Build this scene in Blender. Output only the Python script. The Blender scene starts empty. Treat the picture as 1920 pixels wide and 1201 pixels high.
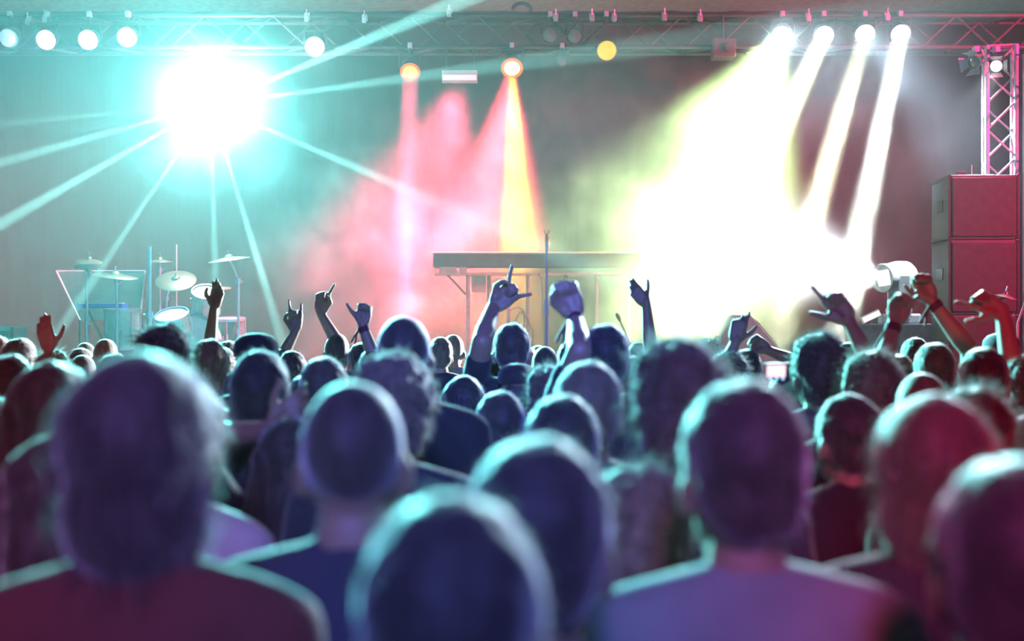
import bpy, bmesh, math, random
from mathutils import Vector, Matrix, Euler, noise as mnoise

random.seed(7)
S = bpy.context.scene
COL = S.collection

# ------------------------------------------------------------------ camera
F_PX = 2400.0            # focal length in pixels of the 1920 px wide frame
CAM_Z = 1.85
cam_data = bpy.data.cameras.new('camera')
cam_data.sensor_fit = 'HORIZONTAL'
cam_data.sensor_width = 36.0
cam_data.lens = 36.0 * F_PX / 1920.0
cam_data.clip_start = 0.05
cam_data.clip_end = 200
cam_data.dof.use_dof = True
cam_data.dof.focus_distance = 10.5
cam_data.dof.aperture_fstop = 1.9
cam_data.dof.aperture_blades = 0
cam = bpy.data.objects.new('camera', cam_data)
COL.objects.link(cam)
cam.location = (0, 0, CAM_Z)
cam.rotation_euler = (math.pi / 2, 0, 0)
S.camera = cam

def P(px, py, d):
    """point at distance d in front of the camera that the photo shows at (px, py)"""
    return Vector(((px - 960) / F_PX * d, d, CAM_Z + (600.5 - py) / F_PX * d))

# ------------------------------------------------------------------ view, world, render-neutral settings
S.view_settings.view_transform = 'Standard'
S.view_settings.look = 'None'
S.view_settings.gamma = 1.0
S.view_settings.use_curve_mapping = False
S.view_settings.exposure = 0.0
S.cycles.max_bounces = 3
S.cycles.diffuse_bounces = 1
S.cycles.glossy_bounces = 2
S.cycles.transmission_bounces = 4
S.cycles.transparent_max_bounces = 8
S.cycles.volume_bounces = 0
S.cycles.volume_step_rate = 2.5
S.cycles.volume_max_steps = 64
S.cycles.use_denoising = True
S.cycles.use_adaptive_sampling = True
S.cycles.adaptive_threshold = 0.04
S.cycles.sample_clamp_indirect = 4.0
S.cycles.caustics_reflective = False
S.cycles.caustics_refractive = False

world = bpy.data.worlds.new('night_sky')
S.world = world
world.use_nodes = True
bg = world.node_tree.nodes['Background']
bg.inputs['Color'].default_value = (0.42, 0.17, 0.55, 1)
bg.inputs['Strength'].default_value = 0.075

# ------------------------------------------------------------------ light helpers
def aim(o, target):
    d = Vector(target) - o.location
    o.rotation_euler = d.to_track_quat('-Z', 'Y').to_euler()

def spot(name, loc, target, watts, color, angle, blend=0.3, radius=0.06):
    l = bpy.data.lights.new(name, 'SPOT')
    l.energy = watts; l.color = color
    l.spot_size = math.radians(angle); l.spot_blend = blend
    l.shadow_soft_size = radius
    o = bpy.data.objects.new(name, l); COL.objects.link(o)
    o.location = loc; aim(o, target)
    return o

def beam(name, loc, target, watts, color, size, spread):
    l = bpy.data.lights.new(name, 'AREA')
    l.shape = 'DISK'; l.size = size; l.energy = watts; l.color = color
    l.spread = math.radians(spread)
    o = bpy.data.objects.new(name, l); COL.objects.link(o)
    o.location = loc; aim(o, target)
    return o

def point(name, loc, watts, color, radius):
    l = bpy.data.lights.new(name, 'POINT')
    l.energy = watts; l.color = color; l.shadow_soft_size = radius
    o = bpy.data.objects.new(name, l); COL.objects.link(o)
    o.location = loc
    return o

# added unseen fills that tint the crowd's backs blue and crimson (the stage's own lamps
# are lit in their builders below)
spot('added_crowd_fill_light', (0.0, -3.0, 4.4), (-0.12, 1.9, 1.5), 2600, (0.12, 0.20, 0.90), 17, 1.0, 0.6)
spot('added_crowd_fill_light', (0.0, -3.0, 4.4), (0.0, 7.0, 1.3), 6000, (0.13, 0.20, 0.95), 18, 1.0, 0.6)
spot('added_crowd_fill_light', (0.4, -3.0, 4.4), (1.25, 1.9, 1.5), 4200, (1.0, 0.0, 0.05), 17, 1.0, 0.6)
spot('added_crowd_fill_light', (0.4, -3.0, 4.4), (3.1, 6.8, 1.3), 3200, (1.0, 0.01, 0.09), 17, 1.0, 0.6)
spot('added_crowd_fill_light', (-0.4, -3.0, 4.4), (-1.15, 1.9, 1.5), 1100, (1.0, 0.12, 0.25), 17, 1.0, 0.6)
spot('added_crowd_fill_light', (-0.4, -3.0, 4.4), (-3.1, 6.8, 1.3), 2200, (1.0, 0.10, 0.16), 17, 1.0, 0.6)
# added unseen fills that redden the left and right of the stage
spot('added_side_fill_light', (10.0, 9.0, 5.0), (5.0, 14.5, 3.6), 13000, (1.0, 0.015, 0.15), 60, 0.8, 0.2)
spot('added_side_fill_light', (-8.9, 9.4, 3.4), (-7.0, 15.5, 2.9), 13000, (1.0, 0.04, 0.10), 40, 0.9, 0.2)

# ------------------------------------------------------------------ materials
def mat(name, color, rough=0.6, metal=0.0, emit=None, estr=0.0, var=0.15, scale=12.0, bump=0.0,
        bscale=60.0, sheen=0.0, spec=0.5, alpha=1.0, stretch=None, trans=0.0):
    m = bpy.data.materials.new(name)
    m.use_nodes = True
    nt = m.node_tree; N = nt.nodes; L = nt.links
    b = N['Principled BSDF']
    b.inputs['Roughness'].default_value = rough
    b.inputs['Metallic'].default_value = metal
    b.inputs['Specular IOR Level'].default_value = spec
    if sheen:
        b.inputs['Sheen Weight'].default_value = sheen
        b.inputs['Sheen Roughness'].default_value = 0.45
    if trans:
        b.inputs['Transmission Weight'].default_value = trans
        b.inputs['IOR'].default_value = 1.1
    tc = N.new('ShaderNodeTexCoord')
    src = tc.outputs['Object']
    if stretch:
        mp = N.new('ShaderNodeMapping'); mp.inputs['Scale'].default_value = stretch
        L.new(src, mp.inputs['Vector']); src = mp.outputs['Vector']
    n = N.new('ShaderNodeTexNoise'); n.inputs['Scale'].default_value = scale
    n.inputs['Detail'].default_value = 3.0
    L.new(src, n.inputs['Vector'])
    r = N.new('ShaderNodeValToRGB')
    c = Vector(color)
    lo = tuple(max(0, x * (1 - var)) for x in c); hi = tuple(min(1, x * (1 + var)) for x in c)
    r.color_ramp.elements[0].color = (*lo, 1); r.color_ramp.elements[0].position = 0.3
    r.color_ramp.elements[1].color = (*hi, 1); r.color_ramp.elements[1].position = 0.7
    L.new(n.outputs['Fac'], r.inputs['Fac'])
    L.new(r.outputs['Color'], b.inputs['Base Color'])
    if bump:
        n2 = N.new('ShaderNodeTexNoise'); n2.inputs['Scale'].default_value = bscale
        L.new(src, n2.inputs['Vector'])
        bp = N.new('ShaderNodeBump'); bp.inputs['Strength'].default_value = bump
        bp.inputs['Distance'].default_value = 0.01
        L.new(n2.outputs['Fac'], bp.inputs['Height']); L.new(bp.outputs['Normal'], b.inputs['Normal'])
    if emit:
        b.inputs['Emission Color'].default_value = (*emit, 1)
        b.inputs['Emission Strength'].default_value = estr
        m.cycles.emission_sampling = 'NONE'
    return m

M = {}
M['drape'] = mat('black_drape', (0.012, 0.011, 0.013), 0.9, bump=0.2, bscale=6, stretch=(3, 3, 0.15))
M['roof'] = mat('pale_roof_fabric', (0.30, 0.29, 0.31), 0.8, bump=0.3, bscale=3)
M['stage'] = mat('stage_deck_paint', (0.06, 0.06, 0.065), 0.5, bump=0.2)
M['ground'] = mat('dark_concrete', (0.08, 0.08, 0.085), 0.9, bump=0.4, bscale=30)
M['black'] = mat('black_metal', (0.03, 0.03, 0.033), 0.45, spec=0.4)
M['truss_dark'] = mat('dark_truss_metal', (0.035, 0.03, 0.035), 0.6, 0.2)
M['alu'] = mat('aluminium', (0.62, 0.66, 0.72), 0.38, 0.85, var=0.08)
M['alu_dull'] = mat('dull_aluminium', (0.36, 0.42, 0.5), 0.55, 0.3, var=0.1)
M['chrome'] = mat('chrome', (0.5, 0.53, 0.75), 0.3, 0.9, var=0.04)
M['brass'] = mat('cymbal_brass', (0.24, 0.21, 0.17), 0.4, 0.6, var=0.1, scale=30)
M['drumhead'] = mat('drum_head', (0.55, 0.5, 0.68), 0.6, var=0.05)
M['drumshell'] = mat('silver_drum_shell', (0.5, 0.54, 0.6), 0.45, 0.2, var=0.1)
M['hoop'] = mat('dark_hoop', (0.05, 0.05, 0.09), 0.4)
M['blue_paint'] = mat('blue_paint', (0.04, 0.06, 0.55), 0.45)
M['cab'] = mat('speaker_cabinet_paint', (0.06, 0.055, 0.06), 0.65, bump=0.3, bscale=120)
M['grille'] = mat('speaker_grille', (0.045, 0.04, 0.042), 0.7, 0.2, bump=0.8, bscale=260)
M['grey'] = mat('grey_plastic', (0.32, 0.34, 0.36), 0.5)
M['lightgrey'] = mat('light_grey_plastic', (0.6, 0.62, 0.64), 0.5)
M['white'] = mat('white_paint', (0.8, 0.8, 0.8), 0.5, var=0.05)
M['wood'] = mat('dark_wood', (0.12, 0.06, 0.04), 0.5, stretch=(1, 8, 8))
M['tabletop'] = mat('painted_board', (0.28, 0.2, 0.2), 0.6)
M['panel'] = mat('smoked_acrylic', (0.05, 0.07, 0.08), 0.6, spec=0.3)
M['violet_paint'] = mat('violet_paint', (0.07, 0.02, 0.28), 0.45)
M['desk_pipe'] = mat('desk_pipe_paint', (0.20, 0.19, 0.24), 0.5, 0.2)
M['cable'] = mat('cable_rubber', (0.03, 0.03, 0.03), 0.6)
M['lens_white'] = mat('lamp_lens_white', (0.9, 0.9, 0.9), 0.2, emit=(0.92, 0.98, 1.0), estr=4.0)
M['lens_dim'] = mat('lamp_lens_dim', (0.7, 0.75, 0.8), 0.2, emit=(0.55, 0.75, 0.9), estr=0.35)
M['lens_amber'] = mat('lamp_lens_amber', (0.2, 0.08, 0.0), 0.5, spec=0.1, emit=(1.0, 0.44, 0.0), estr=1.3)
M['lens_hot_amber'] = mat('lamp_lens_hot_amber', (0.3, 0.2, 0.1), 0.4, emit=(1.0, 0.68, 0.22), estr=3.0)
M['lens_amber2'] = mat('lamp_lens_yellow', (0.2, 0.12, 0.02), 0.5, spec=0.1, emit=(1.0, 0.62, 0.08), estr=1.5)
M['lens_ring'] = mat('lamp_gel_orange', (0.3, 0.05, 0.0), 0.6, spec=0.1, emit=(1.0, 0.13, 0.0), estr=1.1)
M['lens_off'] = mat('lamp_lens_unlit', (0.08, 0.08, 0.09), 0.15)
M['pinkbar'] = mat('batten_diffuser', (0.8, 0.75, 0.8), 0.4, emit=(0.85, 0.52, 0.66), estr=0.55)
M['screen'] = mat('phone_screen', (0.1, 0.1, 0.1), 0.2, emit=(1.0, 0.62, 0.68), estr=1.6)
M['screen_dot'] = mat('phone_button_light', (0.1, 0.2, 0.3), 0.2, emit=(0.3, 0.75, 1.0), estr=1.5)

# ------------------------------------------------------------------ mesh helpers
class MB:
    """collects shapes; build() links them as ONE mesh object"""
    def __init__(s): s.v = []; s.f = []
    def box(s, c, d, rot=None):
        c = Vector(c); h = Vector(d) / 2; b = len(s.v)
        R = rot if rot is not None else Matrix.Identity(3)
        for z in (-1, 1):
            for y in (-1, 1):
                for x in (-1, 1):
                    s.v.append(c + R @ Vector((x * h.x, y * h.y, z * h.z)))
        for q in ((0, 2, 3, 1), (4, 5, 7, 6), (0, 1, 5, 4), (2, 6, 7, 3), (0, 4, 6, 2), (1, 3, 7, 5)):
            s.f.append([b + i for i in q])
        return s
    def lathe(s, base, axis, prof, n=20, cap=True):
        """prof: list of (radius, height along axis)"""
        base = Vector(base); a = Vector(axis).normalized()
        t = a.orthogonal().normalized(); u = a.cross(t)
        b = len(s.v)
        for (r, h) in prof:
            for k in range(n):
                w = 2 * math.pi * k / n
                s.v.append(base + a * h + (t * math.cos(w) + u * math.sin(w)) * max(r, 1e-5))
        for i in range(len(prof) - 1):
            for k in range(n):
                k2 = (k + 1) % n
                s.f.append([b + i * n + k, b + i * n + k2, b + (i + 1) * n + k2, b + (i + 1) * n + k])
        if cap:
            s.f.append([b + k for k in reversed(range(n))])
            e = b + (len(prof) - 1) * n
            s.f.append([e + k for k in range(n)])
        return s
    def rod(s, p, q, r, r2=None, n=8):
        p = Vector(p); q = Vector(q)
        return s.lathe(p, q - p, [(r, 0), (r if r2 is None else r2, (q - p).length)], n)
    def tube(s, pts, r, n=6):
        for p, q in zip(pts[:-1], pts[1:]): s.rod(p, q, r, n=n)
        return s
    def sphere(s, c, r, n=12, m=8):
        r = Vector((r, r, r)) if not hasattr(r, '__len__') else Vector(r)
        c = Vector(c); b = len(s.v)
        for i in range(m + 1):
            t = math.pi * i / m
            for k in range(n):
                w = 2 * math.pi * k / n
                rr = max(math.sin(t), 1e-3)
                s.v.append(c + Vector((r.x * rr * math.cos(w), r.y * rr * math.sin(w), r.z * math.cos(t))))
        for i in range(m):
            for k in range(n):
                k2 = (k + 1) % n
                s.f.append([b + i * n + k, b + (i + 1) * n + k, b + (i + 1) * n + k2, b + i * n + k2])
        return s
    def build(s, name, material, parent=None, smooth=False, bevel=0.0):
        me = bpy.data.meshes.new(name)
        me.from_pydata([tuple(v) for v in s.v], [], s.f)
        me.validate()
        bm = bmesh.new(); bm.from_mesh(me)
        if bevel:
            es = [e for e in bm.edges if e.is_manifold and e.calc_face_angle(0) > 0.6]
            bmesh.ops.bevel(bm, geom=es, offset=bevel, segments=2, affect='EDGES', profile=0.6)
        bmesh.ops.recalc_face_normals(bm, faces=bm.faces)
        if smooth:
            for f in bm.faces: f.smooth = True
            for e in bm.edges:
                if e.is_manifold and e.calc_face_angle(0) > 0.7: e.smooth = False
        bm.to_mesh(me); bm.free()
        me.materials.append(material)
        o = bpy.data.objects.new(name, me); COL.objects.link(o)
        if parent: o.parent = parent
        return o

def tag(o, label=None, cat=None, group=None, kind=None):
    if label: o['label'] = label
    if cat: o['category'] = cat
    if group: o['group'] = group
    if kind: o['kind'] = kind
    return o

def thing(name, label, cat, loc=(0, 0, 0), rot=(0, 0, 0), group=None):
    o = bpy.data.objects.new(name, None); COL.objects.link(o)
    o.empty_display_size = 0.1
    o.location = loc; o.rotation_euler = rot
    return tag(o, label, cat, group)

def keep(child, parent):
    """parent without moving the child (parents have unit scale)"""
    bpy.context.view_layer.update()
    mw = child.matrix_world.copy()
    child.parent = parent
    child.matrix_parent_inverse = parent.matrix_world.inverted()
    child.matrix_world = mw
    return child

# ------------------------------------------------------------------ the setting
STAGE_Z = 1.2
ROOF_Z = 6.22
g = MB().box((0, 3, -0.05), (40, 34, 0.1)).build('floor', M['ground']); tag(g, kind='structure')
st = MB().box((0, 15.1, STAGE_Z / 2 + 0.002), (17.6, 6.6, STAGE_Z)).build('stage_platform', M['stage'])
tag(st, kind='structure')
w = MB()
# back drape with soft vertical folds
nx = 140
for i in range(nx + 1):
    x = -8.8 + 17.6 * i / nx
    y = 18.1 + 0.02 * math.sin(i * 1.7) + 0.02 * math.sin(i * 0.63)
    w.v.append(Vector((x, y, 0))); w.v.append(Vector((x, y, ROOF_Z)))
for i in range(nx): w.f.append([2 * i, 2 * i + 2, 2 * i + 3, 2 * i + 1])
wb = w.build('wall_back', M['drape'], smooth=True); tag(wb, kind='structure')
tag(MB().box((-8.85, 15.1, ROOF_Z / 2), (0.1, 6.6, ROOF_Z)).build('wall_left', M['drape']), kind='structure')
tag(MB().box((8.85, 15.1, ROOF_Z / 2), (0.1, 6.6, ROOF_Z)).build('wall_right', M['drape']), kind='structure')
tag(MB().box((0, 15.1, ROOF_Z + 0.05), (17.8, 6.6, 0.1)).build('ceiling', M['roof']), kind='structure')
# ------------------------------------------------------------------ truss across the stage
TD = 15.0                                  # distance of the truss
def truss(name, label, p0, p1, size, seg, m, rt=0.025, rb=0.012, up=(0, 0, 1), group=None, laces=True):
    """square box truss from p0 to p1: four chords, diagonal lacing and end frames as parts"""
    p0 = Vector(p0); p1 = Vector(p1); ax = (p1 - p0).normalized()
    a = Vector(up); a = (a - ax * a.dot(ax)).normalized(); b = ax.cross(a)
    root = thing(name, label, 'truss', p0, group=group)
    L = (p1 - p0).length; h = size / 2
    cs = [a * h + b * h, a * h - b * h, -a * h - b * h, -a * h + b * h]
    for c in cs:
        MB().rod(c, c + ax * L, rt, n=10).build('chord', m, root, True)
    n = max(1, round(L / seg)); s = L / n
    for face in range(4):
        c0, c1 = cs[face], cs[(face + 1) % 4]
        for k in range(n):
            q0, q1 = (c0, c1) if (k + face) % 2 == 0 else (c1, c0)
            MB().rod(q0 + ax * s * k, q1 + ax * s * (k + 1), rb, n=6).build('diagonal_brace', m, root, True)
    for k in (0, n):
        e = MB()
        for face in range(4):
            e.rod(cs[face] + ax * s * k, cs[(face + 1) % 4] + ax * s * k, rb, n=6)
        e.build('end_frame', m, root, True)
    return root
z_top = P(0, 29, TD).z; z_bot = P(0, 88, TD).z
zc = (z_top + z_bot) / 2; tsz = z_top - z_bot
truss('stage_truss', 'dark lighting truss spanning the whole top of the stage', (-7.6, TD + tsz / 2, zc), (7.6, TD + tsz / 2, zc),
      tsz, 0.40, M['truss_dark'], 0.026, 0.014)

# ------------------------------------------------------------------ lamps
def lamp(px, py, d, target, label, lens, name='par_can_lamp', r=0.115, depth=0.26, hang=None, group=None, ring=None, barn=False, mbody=None):
    """stage par can: body shell, lens, ring, yoke, clamp; hangs from height `hang`"""
    c = P(px, py, d)
    root = thing(name, label, 'stage lamp', c, group=group)
    dirv = (Vector(target) - c).normalized()
    mb = mbody or M['black']
    # body opens at the lens plane (the local origin)
    MB().lathe(-dirv * depth, dirv, [(r * 0.35, 0), (r * 0.7, depth * 0.12), (r * 0.92, depth * 0.45), (r * 1.0, depth * 0.8), (r * 1.08, depth * 0.86), (r * 1.08, depth * 1.04), (r * 0.99, depth * 1.04), (r * 0.98, depth * 0.93), (0.001, depth * 0.92)], 24, cap=False).build('body', mb, root, True)
    ln = MB().lathe(-dirv * 0.015, dirv, [(r * 0.97, 0), (r * 0.93, 0.008), (r * 0.6, 0.02), (0.001, 0.026)], 24, cap=False).build('lens', lens, root, True)
    if ring:
        MB().lathe(dirv * 0.002, dirv, [(r * 0.74, 0.012), (r * 1.0, 0.004), (r * 1.0, 0.016), (r * 0.74, 0.022), (r * 0.74, 0.012)], 24, cap=False).build('gel_ring', ring, ln, True)
    side = dirv.cross(Vector((0, 0, 1)))
    side = side.normalized() if side.length > 0.05 else Vector((1, 0, 0))
    pv = -dirv * depth * 0.4
    top = Vector((0, 0, (hang - c.z))) if hang is not None else Vector((0, 0, 0.3))
    top.y += 0.0
    yk = MB(); s0 = side * r * 1.15
    up = Vector((0, 0, r * 1.55)) + pv * 0.6
    for sg in (-1, 1):
        yk.rod(pv + s0 * sg, up + s0 * sg * 0.9, 0.011, n=6)
    yk.rod(up - s0 * 0.9, up + s0 * 0.9, 0.012, n=6)
    yk.rod(up, Vector((up.x, up.y, top.z)), 0.014, n=6)
    yo = yk.build('yoke', mb, root)
    MB().box((up.x, up.y, top.z), (0.05, 0.09, 0.06)).build('clamp', M['alu_dull'], yo, bevel=0.006)
    if barn:
        for k in range(4):
            w0 = k * math.pi / 2
            t = side; u = dirv.cross(side)
            o = (t * math.cos(w0) + u * math.sin(w0)); q = (t * -math.sin(w0) + u * math.cos(w0))
            b = MB(); i = 0
            p = [o * r * 1.05 - q * r * 0.7, o * r * 1.05 + q * r * 0.7, o * r * 1.7 + q * r * 1.1 + dirv * r * 1.0, o * r * 1.7 - q * r * 1.1 + dirv * r * 1.0]
            b.v = p + [x + dirv * 0.004 + o * 0.004 for x in p]
            b.f = [[0, 1, 2, 3], [7, 6, 5, 4], [0, 4, 5, 1], [1, 5, 6, 2], [2, 6, 7, 3], [3, 7, 4, 0]]
            b.build('barn_door', M['grey'], root)
    return root, c, dirv

LD = TD - 0.12
hang_t = z_top; hang_b = z_bot
# row of cool white pars at the upper left
for (px, py, lab, ln, tgt) in (
        (16, 72, 'dim half-dark par lamp at the far left end of the truss', 'lens_dim', (-5.6, 6, 1.0)),
        (86, 75, 'white par lamp, second from the left end of the truss', 'lens_white', (-5.2, 5, 1.6)),
        (165, 75, 'white par lamp, third from the left end of the truss', 'lens_white', (-4.5, 5, 1.4)),
        (238, 70, 'white par lamp just left of the huge teal blaze', 'lens_white', (-4.0, 5, 1.6))):
    r_, c, d = lamp(px, py, LD, tgt, lab, M[ln], hang=hang_t, group='left par lamps')
    if ln == 'lens_white':
        spot('par_light', c + d * 0.03, tgt, 1100, (0.32, 0.5, 1.0), 40, 0.8, 0.08)
r_, c, d = lamp(590, 88, LD, (-1.6, 4, 1.2), 'lone white par lamp right of the teal blaze', M['lens_white'], hang=hang_b)
spot('par_light', c + d * 0.03, (-1.6, 4, 1.2), 2500, (0.6, 0.95, 1.0), 40, 0.8, 0.08)

# amber lamps with pink and yellow beams
r_, c, d = lamp(769, 134, LD, P(768, 640, 11.0), 'amber par lamp throwing a narrow pink beam, left of the light batten', M['lens_amber2'], hang=hang_b, ring=M['lens_ring'])
beam('pink_beam_light', c + d * 0.03, P(758, 640, 14.2), 300, (1.0, 0.12, 0.22), 0.2, 8)
r_, c, d = lamp(960, 127, LD, P(960, 640, 10.5), 'brightest amber lamp, above the red and yellow beam', M['lens_hot_amber'], r=0.125, hang=hang_b, ring=M['lens_ring'])
spot('red_beam_light', c + d * 0.04, P(900, 640, 15.0), 46000, (1.0, 0.07, 0.10), 44, 0.6, 0.06)
spot('yellow_beam_light', c + d * 0.05, P(982, 640, 15.0), 150000, (1.0, 0.62, 0.0), 15, 1.0, 0.04)
r_, c, d = lamp(1138, 95, LD, (1.6, 5, 2.0), 'tilted orange par lamp right of the centre', M['lens_amber'], hang=hang_t)

# row of four at the upper right
for i, (px, py, lab, tpx, tpy, td, col, wt, spread) in enumerate((
        (1466, 67, 'white par lamp, first of the four at the upper right', 1330, 420, 14.4, (0.92, 1.0, 0.5), 700, 40),
        (1545, 67, 'white par lamp, second of the four at the upper right', 1420, 330, 14.4, (0.95, 1.0, 0.55), 300, 9),
        (1622, 64, 'white par lamp, third of the four at the upper right', 1520, 420, 14.4, (1.0, 1.0, 0.7), 160, 6),
        (1689, 64, 'white par lamp at the right end, with the strongest white beam', 1600, 500, 14.4, (0.93, 1.0, 0.92), 450, 5))):
    tgt = P(tpx, tpy, td)
    r_, c, d = lamp(px, py, LD, Vector((c.x * 0.6 + tgt.x * 0.4, 9.5, 2.2)), lab, M['lens_white'], hang=hang_t, group='right par lamps')
    beam('white_beam_light', P(px, py, LD - 0.05), tgt, wt, col, 0.2, spread)
    spot('par_light', P(px, py, LD - 0.06), (c.x * 0.5, 4, 1.4), 5500, (0.6, 0.88, 1.0), 36, 0.9, 0.1)
spot('par_light', P(1466, 67, LD - 0.07), P(1200, 600, 15.0), 25000, (0.66, 1.0, 0.40), 74, 0.9, 0.1)
spot('par_light', P(1622, 64, LD - 0.07), P(1850, 300, 13.6), 14000, (0.60, 0.80, 1.0), 40, 0.9, 0.1)
# unlit pars in the dark centre of the truss
for (px, py, lab) in ((1032, 66, 'unlit black par can above the orange lamp, left one'), (1078, 68, 'unlit black par can left of the orange lamp'),
                      (1054, 114, 'small unlit black lamp hanging below the truss')):
    lamp(px, py, LD + 0.02, P(px, 400, 9), lab, M['lens_off'], r=0.095 if py < 90 else 0.07, hang=hang_t if py < 90 else hang_b, group='unlit lamps')

# flat light batten
c = P(862, 143, LD)
t = thing('light_batten', 'flat pale pink light batten between the two amber lamps', 'light batten', c)
MB().box((0, 0.03, 0), (0.41, 0.09, 0.14)).build('housing', M['grey'], t, bevel=0.008)
MB().box((0, -0.02, -0.018), (0.39, 0.016, 0.06)).build('diffuser', M['pinkbar'], t, bevel=0.003)
spot('batten_light', c + Vector((0, -0.06, -0.09)), P(700, 640, 15.3), 19000, (1.0, 0.11, 0.20), 74, 0.9, 0.12)
for sg in (-1, 1): MB().rod((0.16 * sg, 0.06, 0.06), (0.16 * sg, 0.12, z_bot - c.z), 0.01).build('hanger', M['black'], t)
# pale box at the right of the truss
c = P(1358, 90, LD)
t = thing('projector_box', 'small square grey box hung under the truss in the green haze', 'box', c)
MB().box((0, 0.08, 0), (0.26, 0.24, 0.22)).build('housing', M['cab'], t, bevel=0.01)
MB().lathe((0.04, -0.04, 0), (0, -1, 0), [(0.05, 0), (0.05, 0.05), (0.04, 0.055)], 16).build('lens', M['lens_off'], t)
MB().rod((0, 0.08, 0.1), (0, 0.08, z_top - c.z), 0.012).build('hanger', M['black'], t)

# clamps and couplers along the top chord
for (px, py, where) in ((52, 34, 'between the two leftmost lamps'), (84, 30, 'right above the second lamp from the left'), (575, 28, 'just above the lone white lamp'), (683, 31, 'between the lone white lamp and first amber lamp'),
        (842, 20, 'above the pale pink light batten'), (1042, 28, 'above the unlit black par cans'), (1110, 28, 'just left above the tilted orange lamp'), (1152, 29, 'just right above the tilted orange lamp'),
        (1246, 27, 'midway between the orange lamp and the grey box'), (1313, 29, 'just left above the square grey box'), (1516, 28, 'between the first and second upper right lamps'), (1664, 26, 'between the last two upper right lamps')):
    c = P(px, py, TD - 0.06)
    t = thing('pipe_clamp', 'small metal pipe clamp on the truss ' + where, 'clamp', c, group='pipe clamps on the truss')
    MB().lathe((-0.03, 0.06, 0), (1, 0, 0), [(0.042, 0), (0.042, 0.06)], 12).build('collar', M['alu'], t)
    MB().box((0, 0.0, -0.045), (0.05, 0.04, 0.06)).build('block', M['alu'], t, bevel=0.005)
    MB().rod((0, -0.01, 0.0), (0, -0.01, 0.07), 0.008).build('bolt', M['alu'], t)
# hook-shaped cable loop on top of the truss
pts = [P(978 + 17 * math.cos(a), 18 - 12 * math.sin(a), TD - 0.02) for a in [math.pi * k / 10 for k in range(-1, 11)]]
tag(MB().tube(pts, 0.022, 8).build('cable_loop', M['cable'], smooth=True), 'dark hooked cable loop over the truss top', 'cable')

# ------------------------------------------------------------------ the big teal strobe
BL = P(408, 205, 14.88)
t = thing('strobe_lamp', 'blinding teal-white strobe lamp at the upper left', 'stage lamp', BL)
MB().lathe((0, 0.22, 0), (0, -1, 0), [(0.10, 0), (0.2, 0.05), (0.24, 0.16), (0.24, 0.2), (0.22, 0.2)], 24).build('body', M['black'], t, True)
MB().lathe((0, 0.02, 0), (0, -1, 0), [(0.215, 0), (0.2, 0.02), (0.1, 0.05), (0.001, 0.06)], 24).build('lens', M['lens_white'], t, True)
yk = MB()
for sg in (-1, 1): yk.rod((0.27 * sg, 0.12, 0), (0.27 * sg, 0.12, 0.36), 0.018)
yk.rod((-0.27, 0.12, 0.36), (0.27, 0.12, 0.36), 0.018)
yk.build('yoke', M['black'], t)
MB().rod((0, 0.12, 0.36), (0, 0.12, z_bot - BL.z), 0.024).build('drop_pipe', M['black'], t)
spot('strobe_light', BL + Vector((0, -0.12, 0)), BL + Vector((0.8, -10, -1.4)), 48000, (0.17, 0.93, 0.90), 116, 0.5, 0.2)
point('strobe_bloom_fill_light', BL + Vector((0, -0.3, 0)), 500, (1.0, 0.95, 0.95), 0.2)  # added white fill, stands in for lens bloom at the core
# its star of narrow beams, thrown sideways through the haze
for (tx, ty, wt, ang) in ((820, 20, 1.1e6, 3.4), (0, 420, 0.9e6, 3.2), (735, 150, 0.7e6, 2.6), (0, 305, 0.6e6, 3.0), (205, 480, 0.8e6, 2.2),
                          (505, 560, 0.9e6, 2.2), (405, 560, 0.6e6, 2.4), (705, 330, 0.6e6, 2.4), (0, 232, 0.4e6, 1.8)):
    spot('strobe_ray_light', BL + Vector((0, -0.34, 0)), P(tx, ty, 13.2), wt, (0.30, 0.95, 0.88), ang, 0.5, 0.01)

# ------------------------------------------------------------------ right tower and speaker stack
TY = 13.66
tb = P(1875, 0, TY); x_t = tb.x
truss('truss_tower', 'upright aluminium truss tower behind the speaker stack', (x_t, TY, STAGE_Z), (x_t, TY, P(0, 84, TY - 0.15).z), 0.29, 0.29, M['alu_dull'], 0.026, 0.011, up=(0.25, 1, 0))
truss('truss_tower', 'second aluminium truss tower cut off by the right edge of the picture', (P(1975, 0, 13.2).x + 0.06, 13.2, STAGE_Z), (P(1975, 0, 13.2).x + 0.06, 13.2, P(0, 92, 13.2).z), 0.5, 0.4, M['alu_dull'], 0.028, 0.011, up=(0, 1, 0))
r_, c, d = lamp(1868, 124, 13.42, (2.5, 7, 2.5), 'small white lamp with barn doors on the truss tower', M['lens_white'], r=0.062, depth=0.14, barn=True, hang=P(0, 92, 13.42).z)
spot('tower_light', c + d * 0.1, (3.5, 13, 1.5), 1500, (0.8, 0.9, 1.0), 60, 0.6, 0.05)
# lamp cluster left of the tower
r_, c, d = lamp(1826, 116, 13.42, (0, 9, 2.0), 'grey unlit lamp with barn doors on the left of the tower', M['lens_off'], r=0.07, depth=0.16, barn=True, hang=P(0, 92, 13.42).z, mbody=M['grey'])

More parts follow.
